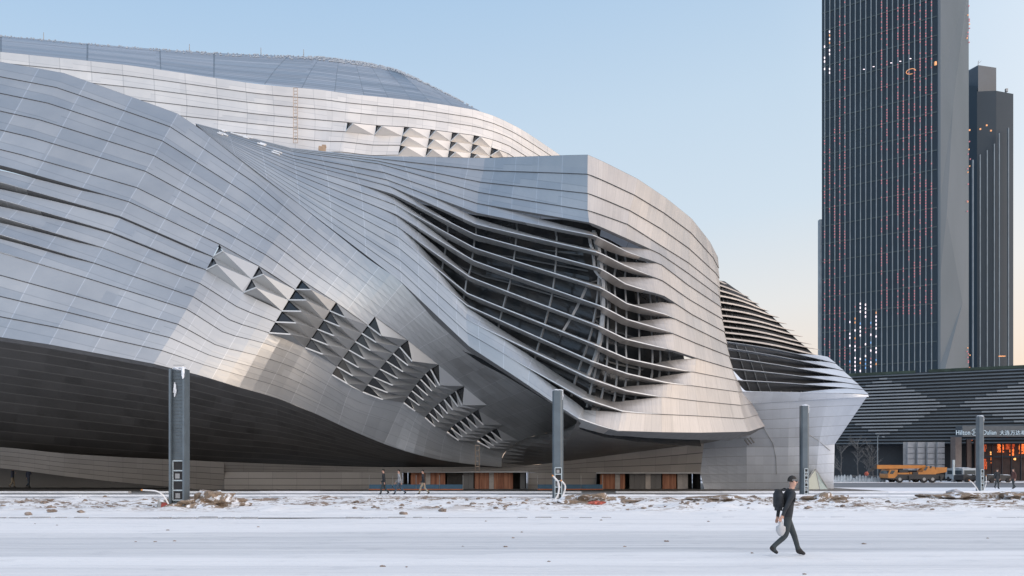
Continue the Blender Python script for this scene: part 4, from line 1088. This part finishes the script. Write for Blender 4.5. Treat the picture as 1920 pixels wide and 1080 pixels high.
bm = BM(); prism(bm, [(cx(1661), cz(897)), (cx(1673), cz(897)), (cx(1678), cz(892)), (cx(1679), cz(881)), (cx(1665), cz(881)), (cx(1661), cz(889))], -W2-.02, W2); cab = kobj('driver_cab', bm, M_yel)
bm = BM(); prism(bm, [(cx(1664), cz(889)), (cx(1670), cz(889.5)), (cx(1674), cz(883)), (cx(1667), cz(882.5))], -W2-.05, -W2-.02); kobj('side_window', bm, M_wglass, cab)
bm = BM(); quad(bm, (cx(1661)-.02, -W2+.1, cz(889)), (cx(1661)-.02, W2-.1, cz(889)), (cx(1665)-.03, W2-.1, cz(882)), (cx(1665)-.03, -W2+.1, cz(882))); kobj('windscreen', bm, M_wglass, cab)
bm = BM(); box(bm, (cx(1690), 0, cz(889.5)), (22*s_, 2*W2-.1, 5*s_)); box(bm, (cx(1716), 0, cz(888)), (26*s_, 2*W2-.3, 4*s_)); kobj('deck', bm, M_yel)
bm = BM(); box(bm, (cx(1690), -W2+.3, cz(884)), (16*s_, .6, 5*s_)); box(bm, (cx(1712), -W2+.2, cz(888)), (10*s_, .4, 4*s_)); kobj('deck_box', bm, M_chas)
for px in (1683, 1728, 1744):
    for sy in (-1, 1):
        bm = BM(); c = Vector((cx(px), sy*(W2-.18), cz(899))); tube(bm, c+Vector((0, -.17, 0)), c+Vector((0, .17, 0)), .44, .44, 18); wh = kobj('wheel', bm, M_tyre)
        bm = BM(); tube(bm, c+Vector((0, -.19, 0)), c+Vector((0, .19, 0)), .20, .20, 12); kobj('rim', bm, M_mull, wh)
bm = BM(); prism(bm, [(cx(1727), cz(890)), (cx(1752), cz(890)), (cx(1752), cz(883)), (cx(1749), cz(876)), (cx(1737), cz(875)), (cx(1727), cz(883))], -.9, .5); sup = kobj('crane_house', bm, M_yel)
bm = BM(); prism(bm, [(cx(1728), cz(882.5)), (cx(1733), cz(883)), (cx(1737), cz(877)), (cx(1733), cz(876))], -.94, -.9); prism(bm, [(cx(1740), cz(878)), (cx(1743), cz(879)), (cx(1744), cz(874.5)), (cx(1741), cz(874))], -.94, -.9); kobj('house_window', bm, M_wglass, sup)
bm = BM(); prism(bm, [(cx(1752), cz(889)), (cx(1772), cz(886)), (cx(1773), cz(877)), (cx(1752), cz(877))], -.85, .85); kobj('counterweight', bm, M_yel, sup)
bm = BM(); prism(bm, [(cx(1647), cz(880)), (cx(1736), cz(879)), (cx(1738), cz(873)), (cx(1647), cz(872.5))], -.22, .30); bo = kobj('boom', bm, M_yel)
bm = BM(); prism(bm, [(cx(1639), cz(879)), (cx(1648), cz(881)), (cx(1648), cz(871.5)), (cx(1643), cz(872))], -.18, .25); kobj('boom_head', bm, M_chas, bo)
bm = BM(); bar(bm, (cx(1643), 0, cz(877)), (cx(1629), 0, cz(888)), .18, .3); bar(bm, (cx(1646), 0, cz(879)), (cx(1634), 0, cz(893)), .06, .06); kobj('jib', bm, M_chas, bo)
bm = BM(); lump(bm, (cx(1629), 0, cz(889)), (.25, .2, .3), 2, .3, 2); kobj('hook_block', bm, M_red, bo)
for px in (1700, 1758):
    bm = BM(); box(bm, (cx(px), 0, cz(894)), (.25, 2*W2+.3, .25)); box(bm, (cx(px), -W2-.1, cz(899)), (.16, .16, .6)); kobj('outrigger', bm, M_chas)

# ------------------------------------------------------------------ bare trees, lamp post, snowy barrier, minibus, cars
M_bark = simple('grey_bark', (.10, .105, .11), .9, 0, .3, 4); M_twig = simple('grey_twigs', (.13, .135, .14), .9)
def bare_tree(px, d, h, seed, lab):
    random.seed(seed); root = empty('bare_tree', (X(px, d), d, .05), 0, lab, 'tree', 'leafless street trees before the hotel')
    bm = BM(); tw = BM(); pts = [Vector((0, 0, 0))]
    for k in range(6): pts.append(pts[-1]+Vector((random.uniform(-.08, .08), random.uniform(-.08, .08), h*.9/6)))
    for k, (a, b) in enumerate(zip(pts[:-1], pts[1:])): tube(bm, a, b, .085*(1-k*.13), .085*(1-(k+1)*.13), 7)
    def br(p, dv, L, r, lv):
        q = p+dv*L; tube(tw, p, q, r, r*.6, 4, False)
        if lv < 3:
            for s in range(3):
                a = dv.copy(); a.x += random.uniform(-.7, .7); a.y += random.uniform(-.7, .7); a.z += random.uniform(-.1, .5)
                br(p.lerp(q, random.uniform(.45, 1)), a.normalized(), L*random.uniform(.5, .75), r*.6, lv+1)
    for k in range(13):
        z = h*random.uniform(.22, .9); a = random.uniform(0, 6.28); i = min(5, int(z/(h*.9/6))); p = pts[i].lerp(pts[i+1], (z-i*h*.15)/(h*.15))
        br(p, Vector((math.cos(a)*.7, math.sin(a)*.7, .75)).normalized(), h*.2*random.uniform(.7, 1.2), .03, 0)
    obj('trunk', bm, M_bark, root); obj('crown', tw, M_twig, root)
for k, (px, h, lab) in enumerate(((1578, 4.7, 'bare tree nearest the corner of the silver wall'), (1609, 5.2, 'tallest bare tree, second from the silver wall corner'), (1628, 4.2, 'thin bare tree third from the silver wall corner'), (1638, 5.0, 'bare tree just left of the slim lamp post'))):
    bare_tree(px, 104, h, 40+k, lab)
lampp = empty('lamp_post', (X(1645.5, 102), 102, .05), 0, 'slim pale lamp post rising behind the crane boom', 'lamp post')
bm = BM(); tube(bm, (0, 0, 0), (0, 0, 5.9), .07, .05, 8); obj('post', bm, M_fin, lampp)
bm = BM(); box(bm, (0, -.1, 5.85), (.14, .4, .09)); obj('lamp_head', bm, M_fin, lampp)
bollp = empty('light_column', (X(1788, 101), 101, .05), 0, 'short pale blue light column right of the brown hotel pillar', 'light column')
bm = BM(); box(bm, (0, 0, 1.4), (.22, .22, 2.8)); obj('post', bm, M_hatch, bollp); bm = BM(); box(bm, (0, 0, .15), (.35, .35, .3)); obj('base', bm, M_mull, bollp)
fence = empty('roadside_fence', (X(1600, 101), 101, .06), 0, 'low roadside fence hung with snow-dusted plastic sheets behind the crane', 'fence')
M_sheet = simple('pale_plastic_sheet', (.30, .35, .39), .5, 0, .35, 2)
random.seed(5)
for k in range(17):
    px = 1567+k*5.7; x = X(px, 101)-X(1600, 101); hh_ = random.uniform(.55, 1.0)
    bm = BM(); q = [(-.17, 0, 0), (.17, .05, 0), (.2, 0, hh_*.6), (.03, .04, hh_), (-.15, .02, hh_*.75)]
    a = [bm.verts.new(Vector(v)+Vector((x, 0, 0))) for v in q]; b = [bm.verts.new(Vector(v)+Vector((x, .09, 0))) for v in q]
    bm.faces.new(a); bm.faces.new(b[::-1])
    for i in range(5): bm.faces.new((a[(i+1) % 5], a[i], b[i], b[(i+1) % 5]))
    obj('sheet', bm, M_sheet, fence)
bm = BM(); xa = X(1565, 101)-X(1600, 101); xb = X(1662, 101)-X(1600, 101); bar(bm, (xa, .2, .75), (xb, .2, .75), .05, .05); bar(bm, (xa, .2, .35), (xb, .2, .35), .05, .05); obj('rail', bm, M_mull, fence)
def car(px, py, d, L, Hh, mat, lab, cat, van=False, face=False):
    root = empty('minibus' if van else 'parked_car', (X(px, d), d, .06), R(90) if face else R(8), lab, cat)
    bm = BM(); w2 = .85
    if van: prof = [(-L/2, .35), (L/2, .35), (L/2, .9), (L/2-.1, Hh-.5), (L/2-.35, Hh), (-L/2+.2, Hh), (-L/2, Hh-.3)]
    else: prof = [(-L/2, .3), (L/2, .3), (L/2, .75), (L/2-.9, .9), (L/2-1.6, Hh), (-L/2+1.2, Hh), (-L/2+.4, .95), (-L/2, .85)]
    prism(bm, prof, -w2, w2); body = obj('body', bm, mat, root)
    for sx in (-1, 1):
        for sy in (-1, 1):
            bm = BM(); c = Vector((sx*L*.32, sy*(w2-.08), .32)); tube(bm, c+Vector((0, -.12, 0)), c+Vector((0, .12, 0)), .32, .32, 14); obj('wheel', bm, M_tyre, root)
    bm = BM()
    if van: 
        for sy in (-1, 1): box(bm, (-.1, sy*(w2+.005), Hh-.55), (L*.8, .03, .5))
        box(bm, (-L/2-.01, 0, Hh-.55), (.04, 1.4, .55)); box(bm, (L/2-.06, 0, Hh-.65), (.06, 1.4, .5))
    else:
        for sy in (-1, 1): prism(bm, [(-L/2+1.1, .97), (L/2-1.25, .97), (L/2-1.65, Hh-.07), (-L/2+1.3, Hh-.07)], sy*(w2+.01)-.01, sy*(w2+.01)+.01)
    obj('window', bm, M_wglass, body)
    bm = BM(); lump(bm, (0, 0, Hh+.02), (L*.28 if not van else L*.4, w2*.9, .07), 3, .3, px); 
    if not van: lump(bm, (L/2-.6, 0, .9), (.6, .8, .07), 3, .3, 3)
    obj('snow_layer', bm, M_snow3, root)
    if face:
        bm = BM(); box(bm, (-L/2-.03, 0, .62), (.05, .6, .18)); obj('number_plate', bm, simple('red_plate', (.35, .12, .10), .5), root)
car(1801, 895, 104, 4.2, 1.75, simple('silver_van_paint', (.33, .36, .38), .4, .3), 'silver minibus seen from behind in front of the hotel doors', 'minibus', True, True)
car(1818, 899, 100, 3.0, .85, M_chas, 'dark low car under snow left of the rightmost street pole', 'car')
car(1866, 899, 98, 3.4, .9, M_chas, 'dark low car under snow right of the rightmost street pole', 'car')

# ------------------------------------------------------------------ people
def skin_body(name, joints, edges, radii, mats, face_mat, parent=None, sub=2):
    me = bpy.data.meshes.new('tmp'); ks = list(joints); ix = {k: i for i, k in enumerate(ks)}
    me.from_pydata([Vector(joints[k]) for k in ks], [(ix[a], ix[b]) for a, b in edges], [])
    o = bpy.data.objects.new('tmp', me); COL.objects.link(o)
    sk = o.modifiers.new('skin', 'SKIN')
    if not me.skin_vertices: me.attributes.new if False else None
    for i, k in enumerate(ks):
        sv = me.skin_vertices[0].data[i]; r = radii[k]; sv.radius = r if isinstance(r, tuple) else (r, r); sv.use_root = (k == ks[0])
    sb = o.modifiers.new('sub', 'SUBSURF'); sb.levels = sub; sb.render_levels = sub
    dg = bpy.context.evaluated_depsgraph_get(); m2 = bpy.data.meshes.new_from_object(o.evaluated_get(dg)); bpy.data.objects.remove(o)
    m2.materials.clear()
    for m in mats: m2.materials.append(m)
    for p in m2.polygons: p.use_smooth = True; p.material_index = face_mat(p.center)
    m2.name = name; q = bpy.data.objects.new(name, m2); COL.objects.link(q)
    if parent: q.parent = parent
    return q
M_skin = simple('skin', (.50, .30, .23), .55, 0, .06); M_hair = simple('black_hair', (.015, .013, .012), .7)
def person(x, y, z, yaw, label, coat, trousers, stride=.3, arm=.25, H=1.72, lean=.02, shoe=None, arms=None, detail=1, group=None, hair=M_hair):
    """walks towards local +x"""
    s = H/1.72
    root = empty('person', (x, y, z), yaw, label, 'person', group)
    shoe = shoe or M_tyre
    def V(a, b, c): return Vector((a*s, b*s, c*s))
    f = stride
    hip = .90-.10*f
    J = {'pel': V(0, 0, hip+.04), 'wst': V(lean*.5, 0, hip+.18), 'chest': V(lean, 0, hip+.36), 'upch': V(lean*1.3, 0, hip+.47), 'neck': V(lean*1.6+.01, 0, hip+.575),
         'nk2': V(lean*1.8+.015, 0, hip+.63), 'h1': V(lean*2+.025, 0, hip+.69), 'h2': V(lean*2+.02, 0, hip+.77)}
    rad = {'pel': (.135, .115), 'wst': (.135, .11), 'chest': (.155, .125), 'upch': (.13, .105), 'neck': .062, 'nk2': .055, 'h1': .078, 'h2': .085}
    E_ = [('pel', 'wst'), ('wst', 'chest'), ('chest', 'upch'), ('upch', 'neck'), ('neck', 'nk2'), ('nk2', 'h1'), ('h1', 'h2')]
    arms = arms or {}
    for sd_, sgn in (('L', 1), ('R', -1)):
        ph = f if sgn > 0 else -f
        J['hp'+sd_] = V(.02*ph, .09*sgn, hip); 
        kn = V(.42*ph+.06, .10*sgn, hip-.42); an = V(.95*ph-(.10 if ph < 0 else 0), .10*sgn, .10+(.08 if ph < 0 else 0))
        J['kn'+sd_] = kn; J['an'+sd_] = an
        tip = -.04 if ph < 0 else .0
        J['hl'+sd_] = an+V(-.03, 0, -.05+(.02 if ph < 0 else 0)); J['to'+sd_] = an+V(.15, .01*sgn, -.065+tip)
        rad.update({'hp'+sd_: .095, 'kn'+sd_: .066, 'an'+sd_: .050, 'hl'+sd_: .044, 'to'+sd_: (.034, .036)})
        E_ += [('pel', 'hp'+sd_), ('hp'+sd_, 'kn'+sd_), ('kn'+sd_, 'an'+sd_), ('an'+sd_, 'hl'+sd_), ('an'+sd_, 'to'+sd_)]
        sh = V(lean*1.3, .19*sgn, hip+.50)
        ap = arms.get(sd_)
        if ap: el, wr = V(*ap[0]), V(*ap[1])
        else: el = V(-arm*ph*1.2+lean-.03, .235*sgn, hip+.22); wr = V(-arm*ph*2.6+lean+.05, .23*sgn, hip-.02)
        J['sh'+sd_] = sh; J['el'+sd_] = el; J['wr'+sd_] = wr
        dv = (wr-el).normalized(); side = Vector((1, 0, 0)) if abs(dv.x) < .8 else Vector((0, 0, 1)); side = (side-dv*side.dot(dv)).normalized(); out = dv.cross(side).normalized()
        pm = wr+dv*.05*s; J['pm'+sd_] = pm
        rad.update({'sh'+sd_: .068, 'el'+sd_: .050, 'wr'+sd_: .034, 'pm'+sd_: (.034, .022)})
        E_ += [('upch', 'sh'+sd_), ('sh'+sd_, 'el'+sd_), ('el'+sd_, 'wr'+sd_), ('wr'+sd_, 'pm'+sd_)]
        if detail:
            for q, (o_, L) in enumerate(((-.026, .066), (-.009, .075), (.009, .070), (.026, .055))):
                b0 = pm+dv*.035*s+side*o_*s; a1 = b0+dv*L*.5*s+out*.008*s; a2 = a1+dv*L*.4*s+out*.025*s
                n0, n1, n2 = f'f{q}a{sd_}', f'f{q}b{sd_}', f'f{q}c{sd_}'; J[n0] = b0; J[n1] = a1; J[n2] = a2
                rad.update({n0: .0105, n1: .009, n2: .0075}); E_ += [('pm'+sd_, n0), (n0, n1), (n1, n2)]
            t0 = wr+dv*.03*s+side*.036*s; t1 = t0+dv*.03*s+side*.022*s; J['t0'+sd_] = t0; J['t1'+sd_] = t1; rad.update({'t0'+sd_: .013, 't1'+sd_: .010}); E_ += [('wr'+sd_, 't0'+sd_), ('t0'+sd_, 't1'+sd_)]
    for k in rad: rad[k] = tuple(v*s for v in rad[k]) if isinstance(rad[k], tuple) else rad[k]*s
    wrs = [(J['wrL'], (J['wrL']-J['elL']).normalized()), (J['wrR'], (J['wrR']-J['elR']).normalized())]
    def fm(c):
        c = Vector(c)
        for wp, dv in wrs:
            if (c-wp).length < .2*s and (c-wp).dot(dv) > .005 and (c-wp-dv*(c-wp).dot(dv)).length < .085*s: return 0
        if c.z > J['neck'].z+.02: return 0
        if c.z < .12*s or min((c-J['anL']).length, (c-J['anR']).length) < .075*s or min((c-J['toL']).length, (c-J['toR']).length) < .08*s: return 3
        if c.z < hip*s-.02 and not any((c-J[k]).length < .12*s for k in ('wrL', 'wrR')): return 2
        return 1
    body = skin_body('body', J, E_, rad, [M_skin, coat, trousers, shoe], fm, root)
    hc = V(lean*2+.02, 0, hip+.755)
    bm = BM(); r = bmesh.ops.create_icosphere(bm, subdivisions=3, radius=1)
    dl = []
    for v in r['verts']:
        c = v.co.copy()
        if c.z < .05 and c.x > -.15 or c.z < -.45: dl.append(v)
        v.co = hc+Vector((c.x*.102-.012, c.y*.090, c.z*.105+.022))*s
    bmesh.ops.delete(bm, geom=dl, context='VERTS'); obj('hair', bm, hair, root)
    if detail:
        bm = BM()
        for sg in (-1, 1): lump(bm, hc+Vector((.083, .032*sg, .0))*s, (.012*s, .012*s, .008*s), 1, 0, 1)
        obj('eyes', bm, M_hair, root)
        bm = BM(); lump(bm, hc+Vector((.095, 0, -.022))*s, (.018*s, .013*s, .02*s), 1, .1, 2); 
        for sg in (-1, 1): lump(bm, hc+Vector((0, .088*sg, -.01))*s, (.02*s, .01*s, .03*s), 1, .1, 3)
        obj('face_features', bm, M_skin, root)
        bm = BM(); box(bm, hc+Vector((.088, 0, -.058))*s, (.01*s, .04*s, .008*s)); obj('mouth', bm, simple('lips', (.35, .14, .12), .6), root)
    return root, J
M_navy = simple('dark_navy_coat', (.022, .026, .032), .85, 0, .3, 8); M_slate = simple('slate_trousers', (.035, .045, .05), .85, 0, .2, 8); M_jean = simple('blue_jeans', (.06, .085, .12), .85, 0, .2, 8)
M_bluej = simple('dull_blue_jacket', (.07, .085, .13), .85, 0, .2, 8); M_greyj = simple('pale_grey_jacket', (.28, .29, .31), .85, 0, .2, 8); M_khaki = simple('khaki_trousers', (.30, .26, .20), .85, 0, .2, 8)
M_brown = simple('dark_red_jacket', (.10, .045, .04), .85)
M_bag = simple('pale_grey_plastic_bag', (.40, .41, .43), .5)
# near walker, at mid stride, carrying a white bag
dN = CAMZ*F/(1043-HOR)
root, J = person(X(1476, dN), dN, 0, 0, 'nearest person, in black coat, walking right across the snow with backpack and white bag', M_navy, M_slate, stride=.30, arm=.3, H=1.72, lean=.05,
                 arms={'R': ((-.08, -.25, 1.12), (-.19, -.25, .90))})
bm = BM(); r = bmesh.ops.create_cube(bm, size=1)
bmesh.ops.bevel(bm, geom=bm.edges[:], offset=.18, segments=3, affect='EDGES')
for v in bm.verts: v.co = Vector((v.co.x*.17-.19, v.co.y*.30, v.co.z*.46+1.22))
bp = obj('backpack', bm, M_navy); bp.location = root.location
tagp(bp, 'dark backpack worn by the nearest walking person', 'backpack')
for p_ in bp.data.polygons: p_.use_smooth = True
bm = BM()
for sg in (-1, 1):
    poly_tube(bm, [Vector((-.13, .10*sg, 1.42)), Vector((-.02, .11*sg, 1.47)), Vector((.13, .12*sg, 1.36)), Vector((.12, .13*sg, 1.20)), Vector((-.10, .14*sg, 1.05))], .016, 6)
obj('strap', bm, M_navy, bp)
bm = BM(); hd_ = J['pmR']+Vector((-.01, 0, -.05)); r = bmesh.ops.create_icosphere(bm, subdivisions=3, radius=1)
for v in r['verts']:
    c = v.co; k = (.55 if c.z > .3 else 1)*(1+.18*noise.noise(c*2.2))
    v.co = Vector((hd_.x+c.x*.10*k, hd_.y+c.y*.06*k, hd_.z-.19+c.z*.16))
o = obj('shopping_bag', bm, M_bag, None, True); o.location = root.location; tagp(o, 'white plastic carrier bag hanging from the nearest walker’s hand'.replace('’', "'"), 'bag')
bm = BM(); poly_tube(bm, [Vector((hd_.x-.05, hd_.y, hd_.z-.08)), hd_+Vector((0, 0, .03)), Vector((hd_.x+.05, hd_.y, hd_.z-.08))], .008, 6); obj('bag_handle', bm, M_bag, o)
def at(px, py): d = CAMZ*F/(py-HOR); return X(px, d), d
for (px, py, lab, coat, tr, yaw, st, H) in (
    (720, 929, 'person in long black coat walking left, leftmost of the three by the boarded entrance', M_navy, M_slate, 180, .22, 1.76),
    (749, 929, 'person in pale grey jacket and blue jeans striding left before the boarded entrance', M_greyj, M_jean, 180, .34, 1.74),
    (794, 929, 'person in black jacket and khaki trousers walking left before the boarded doors', M_navy, M_khaki, 170, .30, 1.72),
    (1869, 917.5, 'person in black standing right of the rightmost street pole near the hotel', M_navy, M_slate, -90, .05, 1.75),
    (1901, 917.5, 'person in dark red jacket and black trousers at the right edge near the hotel', M_brown, M_slate, 180, .10, 1.78)):
    x, d = at(px, py); person(x, d, .02, R(yaw), lab, coat, tr, stride=st, H=H)
for (px, lab, coat, tr, yaw) in ((23, 'person in blue jacket and khaki trousers under the left overhang, left of the pair', M_bluej, M_khaki, 20), (53, 'person in blue jacket and jeans under the left overhang, right of the pair', M_bluej, M_jean, 60)):
    person(X(px, 72), 72, .06, R(yaw), lab, coat, tr, stride=.12, H=1.85, arms={'R': ((.02, -.25, 1.12), (.18, -.12, 1.22))})
x, d = at(1330, 915.5); person(x, d, .02, R(180), 'small dark figure standing at the right end of the second boarded entrance', M_navy, M_slate, stride=.1, H=.95*1.0+.05, detail=0)
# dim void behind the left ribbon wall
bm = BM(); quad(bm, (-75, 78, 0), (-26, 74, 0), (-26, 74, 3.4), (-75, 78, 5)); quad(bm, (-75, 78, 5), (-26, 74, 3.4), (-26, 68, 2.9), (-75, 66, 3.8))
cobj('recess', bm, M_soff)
